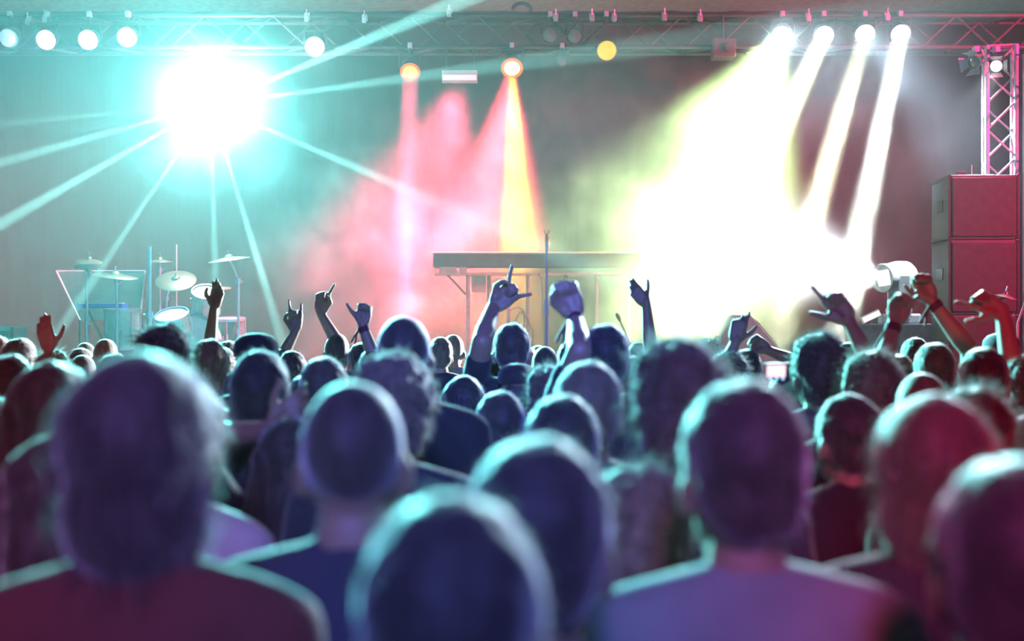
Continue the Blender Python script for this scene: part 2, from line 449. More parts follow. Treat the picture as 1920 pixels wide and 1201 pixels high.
def speaker(name, label, cx, cy, z0, w, dpt, h, rz, group):
    t = thing(name, label, 'speaker', (cx, cy, z0), (0, 0, rz), group)
    cb = MB().box((0, 0, h / 2), (w, dpt, h)).build('cabinet', M['cab'], t, bevel=0.015)
    MB().box((0, -dpt / 2 - 0.008, h / 2), (w - 0.06, 0.02, h - 0.06)).build('grille', M['grille'], t, bevel=0.006)
    for sx in (-1, 1):
        MB().box((sx * (w / 2 + 0.002), 0, h * 0.55), (0.012, 0.22, 0.12)).build('side_handle', M['black'], cb, bevel=0.004)
        for zz in (0.02, h - 0.02):
            MB().box((sx * (w / 2 - 0.012), 0, zz), (0.03, dpt + 0.012, 0.03)).build('edge_strip', M['black'], cb)
        MB().box((sx * (w / 2 - 0.004), -dpt / 2 + 0.004, h / 2), (0.024, 0.02, h)).build('corner_strip', M['black'], cb)
    return t
sy = 12.75; sx_l = P(1783, 0, sy).x; sw = P(1912, 0, sy).x - sx_l
scx = sx_l + sw / 2; sdp = 0.62
rz = math.radians(-2.5)
hs = [P(0, 327, sy).z, P(0, 449, sy).z, P(0, 590, sy).z, STAGE_Z + 0.003]
for i, lab in enumerate(('topmost black speaker cabinet of the stack at the right', 'second black speaker cabinet from the top of the right stack', 'lowest black speaker cabinet of the right stack')):
    speaker('speaker_cabinet', lab, scx, sy + sdp / 2, hs[i + 1] + 0.004, sw, sdp, hs[i] - hs[i + 1] - 0.006, rz, 'speaker stack')
# small gear on top of the stack
for (px, wd, hh, lab, dz) in ((1798, 0.10, 0.05, 'small dark box on the left corner of the speaker stack', 0), (1822, 0.13, 0.018, 'flat pale plate on top of the speaker stack', 0), (1848, 0.11, 0.02, 'flat pale plate beside the truss tower', 0)):
    c = P(px, 327, sy + 0.25); c.z = hs[0] + 0.002
    o = MB().box((c.x, c.y, c.z + hh / 2), (wd, 0.14, hh)).build('gear_box' if hh > 0.03 else 'metal_plate', M['black'] if hh > 0.03 else M['alu'], bevel=0.004)
    tag(o, lab, 'box' if hh > 0.03 else 'plate')
c = P(1822, 327, sy + 0.4)
tag(MB().rod((c.x, c.y, hs[0]), (c.x, c.y, P(0, 300, sy).z), 0.004).sphere((c.x, c.y, hs[0] + 0.006), (0.03, 0.03, 0.008)).build('antenna', M['grey']), 'thin upright antenna on the speaker stack', 'antenna')
# ------------------------------------------------------------------ drum kit on the left of the stage
DD = 14.0
SZ = STAGE_Z + 0.003
def tripod(root, x, y, h0, m, spread=0.3):
    for k in range(3):
        a = k * 2.094 + 0.5
        MB().rod((x, y, h0), (x + spread * math.cos(a), y + spread * math.sin(a), SZ + 0.012), 0.011, n=6).sphere((x + spread * math.cos(a), y + spread * math.sin(a), SZ + 0.014), 0.014, 6, 4).build('leg', m, root, True)
def cymbal_mesh(c, nrm, r, name, root, m=None):
    n = Vector(nrm).normalized()
    cy = MB().lathe(c, n, [(r, 0), (r * 0.98, 0.004), (r * 0.6, 0.018), (r * 0.22, 0.03), (r * 0.17, 0.05), (r * 0.06, 0.062), (0.006, 0.062), (0.006, 0.055), (r * 0.2, 0.022), (r * 0.6, 0.011), (r, -0.002)], 36, cap=False).build(name, m or M['brass'], root, True)
    MB().rod(Vector(c) + n * 0.05, Vector(c) + n * 0.11, 0.008).build('wing_nut', M['chrome'], cy)
    return n
def cymbal_stand(label, px, py, d, r_px, nrm, joints, group='cymbals of the drum kit', m=None):
    """cymbal at (px,py); joints: pixel polyline from the cymbal down to the top of the upright tube"""
    r = r_px / F_PX * d
    c = P(px, py, d)
    foot = P(joints[-1][0], joints[-1][1], d)
    root = thing('cymbal_stand', label, 'cymbal', (0, 0, 0), group=group)
    root.location = (foot.x, foot.y, SZ)
    off = Vector(root.location)
    cymbal_mesh(c - off, nrm, r, 'cymbal', root, m)
    pts = [c - off] + [P(a, b, d) - off for a, b in joints]
    up = MB()
    if len(pts) > 2: MB().tube(pts[:-1], 0.011, 8).build('boom_arm', M['chrome'], root, True)
    top = pts[-1] if len(pts) > 1 else pts[0]
    if len(pts) > 2: MB().rod(pts[-2], pts[-1], 0.012).build('upper_tube', M['chrome'], root, True)
    else: MB().rod(pts[0], pts[-1], 0.012).build('upper_tube', M['chrome'], root, True)
    mid = Vector((top.x, top.y, (top.z) * 0.5))
    MB().rod(top, mid, 0.015, n=10).build('middle_tube', M['chrome'], root, True)
    MB().rod(mid, (top.x, top.y, 0.1), 0.019, n=10).build('lower_tube', M['chrome'], root, True)
    for q in (top, mid):
        MB().lathe(q - Vector((0, 0, 0.03)), (0, 0, 1), [(0.026, 0), (0.026, 0.06)], 10).rod(q, q + Vector((0.05, -0.01, 0)), 0.009).build('height_clamp', M['chrome'], root, True)
    for k in range(3):
        a = k * 2.094 + 0.5
        e = Vector((top.x + 0.3 * math.cos(a), top.y + 0.3 * math.sin(a), 0.012))
        MB().rod((top.x, top.y, 0.32), e, 0.011, n=6).sphere(e, 0.015, 6, 4).build('leg', M['chrome'], root, True)
    return root
hat = cymbal_stand('pair of stacked cymbals on the leftmost stand of the drum kit', 167, 491, 14.1, 24, (0.12, -0.25, 1), [(163, 505)])
cymbal_mesh(P(166, 500, 14.1) - Vector(hat.location), (0.10, -0.12, -1), 26 / F_PX * 14.1, 'cymbal', hat)
cymbal_stand('wide flat ride cymbal left of the tall upright pole', 215, 518, 13.8, 43, (0.12, -0.10, 1), [(219, 528)])
cymbal_stand('large cymbal tilted to face the crowd behind the upright pole', 330, 526, 14.5, 38, (0.06, -0.62, 1), [(316, 545), (312, 560)])
cymbal_stand('small high cymbal seen edge-on behind the kit', 300, 491, 15.0, 24, (0.0, -0.04, 1), [(300, 505)])
cymbal_stand('high crash cymbal on the right boom stand of the kit', 430, 487, 14.0, 39, (-0.13, -0.10, 1), [(434, 492), (445, 521), (447, 527)])
cymbal_stand('small splash cymbal above the rack tom', 402, 541, 14.75, 31, (-0.02, -0.12, 1), [(404, 560)])

def drum(label, c, axis, r, depth, shell, name='drum', group='drums of the kit', lugs=8, head2=True, legs=None):
    a = Vector(axis).normalized()
    root = thing(name, label, 'drum', c, group=group)
    b = -a * depth / 2
    sl = MB().lathe(b, a, [(r * 0.97, 0), (r * 0.97, depth)], 32).build('shell', shell, root, True)
    t = a.orthogonal().normalized(); u = a.cross(t)
    for sg in (-1, 1):
        e = a * sg * depth / 2
        MB().lathe(e - a * 0.018 * 0.5, a, [(r * 1.02, 0), (r * 1.02, 0.03), (r * 0.95, 0.03), (r * 0.95, 0)], 32, cap=False).build('hoop', M['hoop'] if r > 0.22 else M['chrome'], root, True)
        MB().lathe(e - a * sg * 0.002, a * sg, [(r * 0.95, 0.0), (r * 0.94, 0.006), (0.001, 0.008)], 32, cap=False).build('drum_head', M['drumhead'], root, True)
    for k in range(lugs):
        w = 2 * math.pi * k / lugs
        o = (t * math.cos(w) + u * math.sin(w)) * r * 1.0
        MB().rod(o - a * depth * 0.46, o + a * depth * 0.46, 0.007, n=6).lathe(o - a * 0.03, a, [(0.014, 0), (0.014, 0.06)], 8).build('lug', M['chrome'], sl, True)
    if legs:
        for k in range(3):
            w = 2 * math.pi * k / 3 + 0.3
            x, y = r * 1.04 * math.cos(w), r * 1.04 * math.sin(w)
            MB().rod((x, y, 0), (x, y, SZ - c[2] + 0.005), 0.009, n=6).build('leg', M['chrome'], root, True)
    return root
bd = P(368, 618, 14.1); r = 0.25; bd.z = SZ + 0.30
kick = drum('bass drum with pale lavender front head', Vector((bd.x, bd.y, SZ + 0.43)), (0.05, -1, 0.08), 0.27, 0.40, M['drumshell'], 'bass_drum')
for sx in (-1, 1):
    MB().rod((0.2 * sx, -0.1, -0.2), (0.34 * sx, -0.16, -0.425), 0.012, n=6).build('spur', M['chrome'], kick)
MB().rod((0, 0.05, -0.25), (0, 0.05, -0.427), 0.02, n=8).build('stand', M['chrome'], kick)
MB().rod((-0.05, 0.0, 0.26), (-0.05, 0.0, 0.34), 0.016).build('tom_mount', M['chrome'], kick)
drum('silver rack tom mounted above the bass drum', P(386, 566, 14.15), (0.15, -0.55, 0.9), 0.155, 0.24, M['drumshell'], 'rack_tom')
ft = P(230, 618, 14.1); ft = Vector((ft.x, ft.y, P(0, 618, 14.1).z))
drum('tall silver floor tom with vertical ribs left of the bass drum', Vector((ft.x, ft.y, 1.75)), (0, -0.03, 1), 0.2, 0.42, M['drumshell'], 'floor_tom', legs=True)
sn = P(325, 603, 13.58)
drum('snare drum with tilted white head between floor tom and bass drum', sn, (-0.1, -0.5, 1), 0.18, 0.15, M['drumshell'], 'snare_drum', legs=True)
f2 = P(432, 620, 14.4)
drum('dark floor tom at the right of the kit', Vector((f2.x, f2.y, 1.68)), (0.0, -0.1, 1), 0.17, 0.36, M['hoop'], 'floor_tom', legs=True)

# upright poles
def pole(label, px, ytop, d, r, ybase=None, name='upright_pole', m='chrome'):
    a = P(px, ytop, d)
    root = thing(name, label, 'pole', (a.x, a.y, SZ), group='upright poles on stage')
    h = a.z - SZ
    MB().rod((0, 0, h * 0.45), (0, 0, h), r * 0.75, n=10).build('upper_tube', M[m], root, True)
    MB().rod((0, 0, 0.1), (0, 0, h * 0.5), r, n=10).build('lower_tube', M[m], root, True)
    MB().lathe((0, 0, h * 0.5 - 0.03), (0, 0, 1), [(r * 1.5, 0), (r * 1.5, 0.06)], 10).rod((0, 0, h * 0.5), (-0.06, -0.01, h * 0.5), r * 0.5).build('height_clamp', M[m], root, True)
    for k in range(3):
        w = k * 2.094 + 0.2
        MB().rod((0, 0, 0.4), (0.26 * math.cos(w), 0.26 * math.sin(w), 0.01), 0.011, n=6).build('leg', M[m], root, True)
    return root
pole('thick upright chrome pole in the middle of the drum kit', 280, 462, 13.3, 0.026)
pole('thin pale pole behind the drum kit', 331, 458, 15.7, 0.013, m='alu')

# smoked panel with pale edges, tilted, behind the left cymbals
t = thing('drum_shield', 'wide smoked panel with pale slanted edge behind the left cymbals', 'panel', P(190, 600, 14.6))
o0 = Vector(t.location)
cn = [P(106, 508, 15.1), P(272, 508, 15.1), P(262, 600, 14.85), P(150, 600, 14.85)]
b = MB(); th = Vector((0, 0.02, 0.006))
b.v = [c - o0 for c in cn] + [c - o0 + th for c in cn]
b.f = [[0, 1, 2, 3], [7, 6, 5, 4], [0, 4, 5, 1], [1, 5, 6, 2], [2, 6, 7, 3], [3, 7, 4, 0]]
b.build('pane', M['panel'], t)
MB().rod(cn[0] - o0, cn[1] - o0, 0.011, n=6).build('edge_rail', M['alu_dull'], t)
MB().rod(cn[0] - o0, cn[3] - o0, 0.011, n=6).build('edge_rail', M['alu_dull'], t)
MB().rod(cn[1] - o0, cn[2] - o0, 0.011, n=6).build('edge_rail', M['alu_dull'], t)
for q in (cn[2], cn[3]):
    MB().rod(q - o0, Vector((q.x, q.y, SZ)) - o0, 0.016, n=8).build('leg', M['black'], t)
# blue keyboard under it
t = thing('keyboard', 'blue-edged keyboard on a stand behind the left stands', 'keyboard', P(192, 573, 14.48))
MB().box((0, 0, 0), (0.52, 0.24, 0.05)).build('case', M['blue_paint'], t, bevel=0.006)
MB().box((0, -0.02, 0.028), (0.48, 0.14, 0.008)).build('keybed', M['white'], t)
for sx in (-1, 1):
    MB().rod((0.2 * sx, 0.05, -0.02), (-0.2 * sx, 0.05, SZ - P(0, 573, 14.48).z + 0.015), 0.014).build('stand_leg', M['black'], t)
# equipment case at the far left edge
c = P(2, 612, 13.6)
t = thing('flight_case', 'equipment case with pale top edge at the left picture border', 'case', (c.x - 0.15, c.y + 0.2, SZ))
hh_ = c.z - SZ
MB().box((0, 0, hh_ / 2), (0.55, 0.4, hh_)).build('body', M['cab'], t, bevel=0.01)
for zz in (0.02, hh_ - 0.02): MB().box((0, -0.2, zz), (0.56, 0.02, 0.05)).build('edge_strip', M['alu_dull'], t)
for sx in (-1, 1): MB().box((sx * 0.27, -0.2, hh_ / 2), (0.03, 0.02, hh_)).build('corner_strip', M['black'], t)

# ------------------------------------------------------------------ long desk in the centre
KD = 14.6
a = P(812, 476, KD); e = P(1200, 476, KD)
t = thing('keyboard_desk', 'long raised desk with dark fascia on thin pipe legs, centre stage', 'desk', ((a.x + e.x) / 2, KD, SZ))
o0 = Vector(t.location); wdt = e.x - a.x
zt = a.z - SZ; zf = P(0, 500, KD).z - SZ; zb = P(0, 515, KD).z - SZ
MB().box((0, 0.3, (zt + zf) / 2), (wdt, 0.04, zt - zf)).build('back_board', M['black'], t)
MB().box((0, 0.0, (zt + zf) / 2), (wdt, 0.03, zt - zf)).build('fascia', M['black'], t, bevel=0.004)
MB().box((0, 0.15, zt + 0.01), (wdt + 0.02, 0.4, 0.02)).build('top_board', M['tabletop'], t, bevel=0.003)
MB().box((0.0, 0.18, zb + 0.012), (wdt - 0.02, 0.4, 0.024)).build('shelf', M['tabletop'], t, bevel=0.003)
for px, wpx in ((840, 32), (868, 14)):
    q = P(px, 505, KD) - o0
    MB().box((q.x, 0.05, (zf + zb) / 2 + 0.01), (wpx / F_PX * KD, 0.12, (zf - zb) * 0.8)).build('bracket_box', M['tabletop'], t, bevel=0.006)
for px in (877, 916, 954, 990, 1062, 1120, 1180):
    q = P(px, 505, KD) - o0
    MB().rod((q.x, 0.1 if px != 916 else 0.28, 0.0), (q.x, 0.1 if px != 916 else 0.28, zb), 0.021, n=10).build('leg', M['desk_pipe'], t, True)
q = P(832, 508, KD) - o0; q2 = P(873, 552, KD) - o0
MB().rod((q.x, 0.1, q.z), (q2.x, 0.1, q2.z), 0.012).build('diagonal_brace', M['black'], t)
q = P(897, 530, KD) - o0
MB().box((q.x, 0.24, q.z), (0.17, 0.06, 0.20)).build('hanging_panel', M['grey'], t, bevel=0.005)
# loose cables under the desk
for lab, pts in (('thin cable looping under the desk beside its third leg', [(955, 582), (962, 578), (972, 576), (980, 580), (985, 590), (992, 606), (998, 620)]),
                 ('thin cable hanging straight down right of the desk legs', [(1010, 512), (1016, 530), (1018, 555), (1017, 580), (1020, 605), (1021, 640)]),
                 ('short cable arch between desk legs', [(968, 604), (970, 592), (976, 583), (983, 588)])):
    ps = [P(x, y, KD - 0.02) for x, y in pts]
    ps.append(Vector((ps[-1].x, ps[-1].y, SZ + 0.008)))
    tag(MB().tube(ps, 0.008, 6).build('cable', M['cable'], smooth=True), lab, 'cable')

# ------------------------------------------------------------------ microphone stand
c = P(1025, 430, 12.9)
t = thing('microphone_stand', 'tall straight microphone stand with empty clip, centre stage', 'microphone stand', (c.x, c.y, SZ))
h = c.z - SZ
MB().lathe((0, 0, 0), (0, 0, 1), [(0.14, 0), (0.14, 0.015), (0.05, 0.03), (0.02, 0.05)], 24).build('base', M['black'], t, True)
MB().rod((0, 0, 0.03), (0, 0, h * 0.47), 0.019, n=10).build('lower_tube', M['violet_paint'], t, True)
MB().rod((0, 0, h * 0.45), (0, 0, h - 0.12), 0.0135, n=10).build('upper_tube', M['violet_paint'], t, True)
MB().lathe((0, 0, h * 0.45), (0, 0, 1), [(0.02, 0), (0.026, 0.02), (0.026, 0.14), (0.02, 0.16)], 10).build('height_clutch', M['violet_paint'], t, True)
MB().lathe((0, 0, h - 0.14), (0, 0, 1), [(0.010, 0), (0.018, 0.03), (0.016, 0.07), (0.008, 0.09)], 10).build('swivel', M['wood'], t, True)
pts = [Vector((0.024 * math.cos(w), 0, h - 0.02 + 0.026 * math.sin(w))) for w in [math.radians(x) for x in range(150, 400, 20)]]
MB().tube(pts, 0.006, 6).build('clip', M['wood'], t, True)
# boom stand at the right of the centre
t = thing('microphone_stand', 'thin slanting boom microphone stand in the white haze', 'microphone stand', (P(1178, 0, 13.0).x, 13.0, SZ))
o0 = Vector(t.location)
q0 = P(1163, 602, 13.0) - o0; q1 = P(1182, 645, 13.0) - o0
MB().rod(q0, q1, 0.008).build('boom_arm', M['black'], t)
MB().rod((q1.x, q1.y, q1.z), (q1.x, q1.y, 0.05), 0.012).build('tube', M['black'], t)
MB().lathe((q1.x, q1.y, 0), (0, 0, 1), [(0.14, 0), (0.14, 0.015), (0.03, 0.04), (0.012, 0.06)], 20).build('base', M['black'], t, True)
MB().lathe(q0, q0 - q1, [(0.012, 0), (0.02, 0.03), (0.024, 0.06), (0.014, 0.09)], 10).build('microphone', M['black'], t, True)

# ------------------------------------------------------------------ moving head on its case, right
cs = P(1690, 603, 13.4)
casew = (1765 - 1612) / F_PX * 13.4
t = thing('flight_case', 'large pale flight case under the moving head light', 'case', (cs.x, 13.4 + 0.35, SZ))
h = P(0, 607, 13.4).z - SZ
MB().box((0, 0, h / 2), (casew, 0.6, h - 0.03)).build('body', M['lightgrey'], t, bevel=0.01)
MB().box((0, 0, h - 0.015), (casew + 0.02, 0.62, 0.03)).build('lid_rim', M['alu'], t, bevel=0.004)
for sx in (-1, 1):
    MB().box((sx * casew / 2, -0.3, h / 2), (0.04, 0.03, h)).build('corner_strip', M['alu'], t)
    MB().box((sx * 0.2, -0.305, h * 0.6), (0.1, 0.02, 0.08)).build('latch', M['alu'], t, bevel=0.004)
mh = P(1692, 518, 13.5)
t = thing('moving_head_light', 'grey moving head light with glowing square lens, right of the white smoke', 'stage lamp', (mh.x, 13.7, SZ + h + 0.002))
o0 = Vector(t.location)
base_top = P(0, 588, 13.7).z - o0.z
MB().box((0, 0, base_top / 2), (0.42, 0.34, base_top)).build('base', M['lightgrey'], t, bevel=0.02)
cz = P(0, 518, 13.7).z - o0.z
yk = MB()
for sg in (-1, 1): yk.box((0.02, 0.17 * sg, cz * 0.55), (0.14, 0.05, cz * 0.95))
yk.box((0.02, 0, base_top + 0.03), (0.18, 0.38, 0.06))
yk.build('yoke', M['lightgrey'], t, bevel=0.015)
hd = (P(1650, 521, 13.7) - P(1692, 516, 13.7)); hd.y = -0.16; hd.normalize()
hc = Vector((0, 0, cz))
MB().lathe(hc - hd * 0.22, hd, [(0.05, 0), (0.12, 0.02), (0.155, 0.08), (0.165, 0.2), (0.15, 0.34), (0.155, 0.44), (0.15, 0.46), (0.13, 0.46), (0.125, 0.43), (0.001, 0.43)], 24, cap=False).build('head', M['lightgrey'], t, True)
MB().lathe(hc + hd * 0.205, hd, [(0.118, 0), (0.10, 0.015), (0.001, 0.02)], 4, cap=False).build('lens', M['lens_white'], t)
mhl = Vector(t.location) + hc + hd * 0.27
spot('moving_head_beam_light', mhl, P(1430, 470, 12.3), 24000, (0.88, 0.93, 1.0), 44, 0.8, 0.08)
# bright bar lamp lying on the case
c = P(1634, 593, 13.35)
t = thing('bar_lamp', 'short bright white bar lamp lying tilted on the flight case', 'stage lamp', c)
R = Matrix.Rotation(math.radians(-25), 3, 'Y')
MB().box((0, 0.03, 0), (0.21, 0.06, 0.075), R).build('housing', M['white'], t, bevel=0.008)
MB().box((0, -0.004, 0), (0.19, 0.012, 0.055), R).build('diffuser', mat('bar_lamp_diffuser', (0.8, 0.8, 0.8), 0.4, emit=(0.95, 1, 0.95), estr=1.2), t, bevel=0.002)
MB().box((0.04, 0.03, (P(0, 607, 13.4).z - c.z) / 2), (0.06, 0.05, abs(P(0, 607, 13.4).z - c.z))).build('foot', M['grey'], t)
# wedge monitor in the white smoke
c = P(1400, 600, 12.7)
t = thing('wedge_monitor', 'blue-grey wedge monitor speaker behind the raised hand in the white smoke', 'speaker', (c.x, 12.9, SZ))
M['wedge'] = mat('pale_cabinet_paint', (0.2, 0.24, 0.27), 0.7)
z1 = P(0, 590, 12.7).z - SZ
x = lambda px: (px - 960) / F_PX * 12.7 - c.x
b = MB()
prof = [(x(1345), 0), (x(1490), 0), (x(1470), z1 * 0.45), (x(1408), z1), (x(1378), z1), (x(1352), z1 * 0.7)]
n = len(prof)
b.v = [Vector((u, -0.2, v)) for u, v in prof] + [Vector((u, 0.2, v)) for u, v in prof]
b.f = [list(range(n)), list(reversed(range(n, 2 * n)))] + [[i, i + n, (i + 1) % n + n, (i + 1) % n] for i in range(n)]
b.build('cabinet', M['wedge'], t, bevel=0.01)
MB().box((x(1440), 0, z1 * 0.72), (0.02, 0.34, 0.36), Matrix.Rotation(math.radians(-40), 3, 'Y')).build('grille', M['grille'], t)
# cymbal and stand at the far right
cymbal_stand('pale cymbal on a stand at the right edge before the speakers', 1884, 557, 12.2, 22, (0.2, -0.12, 1), [(1868, 565)], group='right cymbals')
t = thing('microphone_stand', 'slanting pale stand tube at the right picture edge', 'microphone stand', (P(1915, 0, 12.1).x, 12.1, SZ))
o0 = Vector(t.location)
MB().rod(P(1922, 565, 12.1) - o0, P(1908, 605, 12.1) - o0, 0.010).build('upper_tube', M['alu'], t)
MB().rod(P(1908, 605, 12.1) - o0, (-0.04, 0, 0.03), 0.012).build('lower_tube', M['alu'], t)
MB().lathe((-0.04, 0, 0), (0, 0, 1), [(0.13, 0), (0.13, 0.015), (0.03, 0.04), (0.012, 0.06)], 20).build('base', M['black'], t, True)
# ------------------------------------------------------------------ people
def capsule(mb, p, q, r0, r1, n=14):
    """tapered capsule with rounded ends"""
    p = Vector(p); q = Vector(q); L = (q - p).length
    a = (q - p).normalized() if L > 1e-6 else Vector((0, 0, 1))
    prof = [(r0 * math.cos(t), -r0 * math.sin(t)) for t in [math.pi / 2 * (1 - k / 4) for k in range(5)]]
    prof += [(r1 * math.cos(t), L + r1 * math.sin(t)) for t in [math.pi / 2 * (k / 4) for k in range(5)]]
    prof[0] = (1e-4, prof[0][1]); prof[-1] = (1e-4, prof[-1][1])
    mb.lathe(p, a, prof, n, cap=True)

def ellipsoid(mb, c, r, R=None):
    b = len(mb.v); mb.sphere((0, 0, 0), r, 18, 12)
    c = Vector(c)
    for i in range(b, len(mb.v)): mb.v[i] = c + (R @ mb.v[i] if R is not None else mb.v[i])

def remesh(mb, name, voxel, smooth=3, ratio=None, disp=None):
    """union of all shapes as one continuous surface"""
    me = bpy.data.meshes.new('tmp'); me.from_pydata([tuple(v) for v in mb.v], [], mb.f)
    bm = bmesh.new(); bm.from_mesh(me); bmesh.ops.recalc_face_normals(bm, faces=bm.faces); bm.to_mesh(me); bm.free()
    o = bpy.data.objects.new('tmp', me); COL.objects.link(o)
    m = o.modifiers.new('r', 'REMESH'); m.mode = 'VOXEL'; m.voxel_size = voxel; m.use_smooth_shade = True
    if smooth:
        s = o.modifiers.new('s', 'SMOOTH'); s.iterations = smooth; s.factor = 0.5
    if ratio:
        d = o.modifiers.new('d', 'DECIMATE'); d.ratio = ratio
    bpy.context.view_layer.update()
    dg = bpy.context.evaluated_depsgraph_get()
    out = bpy.data.meshes.new_from_object(o.evaluated_get(dg)); out.name = name
    bpy.data.objects.remove(o); bpy.data.meshes.remove(me)
    for p in out.polygons: p.use_smooth = True
    if disp:
        for v in out.vertices:
            v.co += disp(v.co)
    return out

HEAD = Vector((0, 0.012, 1.615))
def head_parts(mb):
    ellipsoid(mb, HEAD + Vector((0, -0.012, 0.018)), (0.074, 0.093, 0.098))     # cranium
    ellipsoid(mb, HEAD + Vector((0, 0.028, -0.045)), (0.060, 0.064, 0.078))     # face and jaw
    ellipsoid(mb, HEAD + Vector((0, 0.070, -0.098)), (0.028, 0.022, 0.020))     # chin
    capsule(mb, HEAD + Vector((0, 0.090, 0.005)), HEAD + Vector((0, 0.108, -0.036)), 0.009, 0.014)   # nose
    ellipsoid(mb, HEAD + Vector((0, 0.084, -0.068)), (0.024, 0.012, 0.010))     # mouth
    for s in (-1, 1):
        ellipsoid(mb, HEAD + Vector((0.030 * s, 0.078, 0.016)), (0.024, 0.012, 0.009))  # brow
        ellipsoid(mb, HEAD + Vector((0.031 * s, 0.076, -0.002)), (0.013, 0.011, 0.009))  # eye
        ellipsoid(mb, HEAD + Vector((0.078 * s, -0.006, -0.022)), (0.011, 0.022, 0.034), Matrix.Rotation(0.25 * s, 3, 'Z'))  # ear
    capsule(mb, HEAD + Vector((0, -0.025, -0.09)), (0, -0.015, 1.42), 0.052, 0.058)   # neck

def torso_parts(mb, g=0.0, wd=1.0):
    ellipsoid(mb, (0, 0.0, 1.29), (0.165 * wd + g, 0.112 + g, 0.19 + g))
    ellipsoid(mb, (0, 0.0, 1.10), (0.142 * wd + g, 0.098 + g, 0.17 + g))
    ellipsoid(mb, (0, -0.005, 0.95), (0.160 + g, 0.112 + g, 0.13 + g))
    for s in (-1, 1):
        capsule(mb, (0.03 * s, -0.018, 1.455), (0.165 * wd * s, -0.005, 1.415), 0.048 + g, 0.052 + g)
        ellipsoid(mb, (0.085 * s * wd, -0.05, 1.33), (0.085 + g, 0.07 + g, 0.11 + g))

def leg_parts(mb, g=0.0, foot=True):
    for s in (-1, 1):
        capsule(mb, (0.088 * s, 0, 0.92), (0.10 * s, 0.012, 0.50), 0.086 + g, 0.060 + g)
        capsule(mb, (0.10 * s, 0.008, 0.50), (0.108 * s, -0.02, 0.10), 0.058 + g, 0.042 + g)
        ellipsoid(mb, (0.102 * s, -0.02, 0.36), (0.055 + g, 0.06 + g, 0.12))
        if foot: capsule(mb, (0.108 * s, -0.035, 0.045), (0.118 * s, 0.13, 0.036), 0.043, 0.034)

FING = (('index', 0.029, 0.096, 0.072), ('middle', 0.0095, 0.100, 0.080), ('ring', -0.0105, 0.096, 0.074), ('pinky', -0.030, 0.088, 0.058))
def hand_parts(mb, wrist, z, thumb, curls, k=1.0, spread=0.10, thumb_curl=0.3, fat=1.0, fdirs=None):
    """wrist point, z = direction of the hand, thumb = side of the thumb; curls for index..pinky 0 straight - 1 fist"""
    wrist = Vector(wrist); z = Vector(z).normalized()
    x = Vector(thumb); x = (x - z * x.dot(z)).normalized()
    n = z.cross(x)                       # palm side (fingers curl towards n)
    if hand_flip[0]: n = -n
    T = lambda a, b, c: wrist + (x * a + n * b + z * c) * k
    # palm
    for (nm, fx, fz, fl) in FING:
        capsule(mb, T(fx * 0.62, 0, 0.012), T(fx, 0, fz), 0.017 * k * fat, 0.0135 * k * fat)
    capsule(mb, T(0.024, 0.008, 0.02), T(0.030, 0.010, 0.05), 0.018 * k * fat, 0.015 * k * fat)
    capsule(mb, T(-0.022, 0.006, 0.02), T(-0.028, 0.006, 0.05), 0.016 * k * fat, 0.014 * k * fat)
    for i, (nm, fx, fz, fl) in enumerate(FING):
        c = curls[i]
        ang = 0.0; p = T(fx, 0, fz)
        side = x * (fx / 0.03) * spread
        segs = (0.46, 0.30, 0.24); bends = (1.45 * c, 1.75 * c, 1.0 * c)
        r = 0.0092 * k * fat
        for sgi in range(3):
            ang += bends[sgi]
            d = (z + side * (1 - c)).normalized() * math.cos(ang) + n * math.sin(ang)
            q = p + d * fl * segs[sgi] * k
            capsule(mb, p, q, r, r * 0.92, 10); p = q; r *= 0.93
    # thumb
    c = thumb_curl
    d0 = (x * (0.85 - 0.35 * c) + z * 0.62 + n * (0.15 + 0.5 * c)).normalized()
    p = T(0.030, 0.008, 0.028); q = p + d0 * 0.042 * k
    capsule(mb, p, q, 0.0145 * k * fat, 0.0115 * k * fat, 10)
    d1 = (d0 * (1 - 0.6 * c) + (z * 0.5 - x * 0.6 * c + n * 0.5 * c) * 0.9).normalized()
    q2 = q + d1 * 0.030 * k; capsule(mb, q, q2, 0.0112 * k * fat, 0.010 * k * fat, 10)
    d2 = (d1 + (-x * 0.9 + n * 0.3) * c * 0.9).normalized()
    capsule(mb, q2, q2 + d2 * 0.024 * k, 0.010 * k * fat, 0.0085 * k * fat, 10)
hand_flip = [False]

def arm_parts(mb, S_, E_, W_, fat=1.0):
    S_, E_, W_ = Vector(S_), Vector(E_), Vector(W_)
    capsule(mb, S_, E_, 0.052 * fat, 0.042 * fat)
    M_ = E_.lerp(W_, 0.28)
    capsule(mb, E_, M_, 0.041 * fat, 0.043 * fat); capsule(mb, M_, W_, 0.043 * fat, 0.027 * fat)
    capsule(mb, W_, W_ + (W_ - E_).normalized() * 0.02, 0.027 * fat, 0.024 * fat)

def relaxed_arm(mb, s, wd, pose):
    sh = Vector((0.178 * s * wd, -0.005, 1.405))
    if pose == 0:
        e = Vector((0.225 * s * wd, -0.03, 1.13)); w = Vector((0.215 * s * wd, 0.06, 0.89))
        zd = Vector((0, 0.15, -1)); th = Vector((-0.3 * s, 1, 0))
    else:
        e = Vector((0.215 * s * wd, 0.02, 1.13)); w = Vector((0.10 * s * wd, 0.22, 1.22))
        zd = Vector((-0.6 * s, 0.7, 0.4)); th = Vector((0, 0.3, 1))
    arm_parts(mb, sh, e, w)
    hand_flip[0] = s < 0
    hand_parts(mb, w + zd.normalized() * 0.02, zd, th, (0.35, 0.4, 0.42, 0.45), fat=1.25)
    hand_flip[0] = False

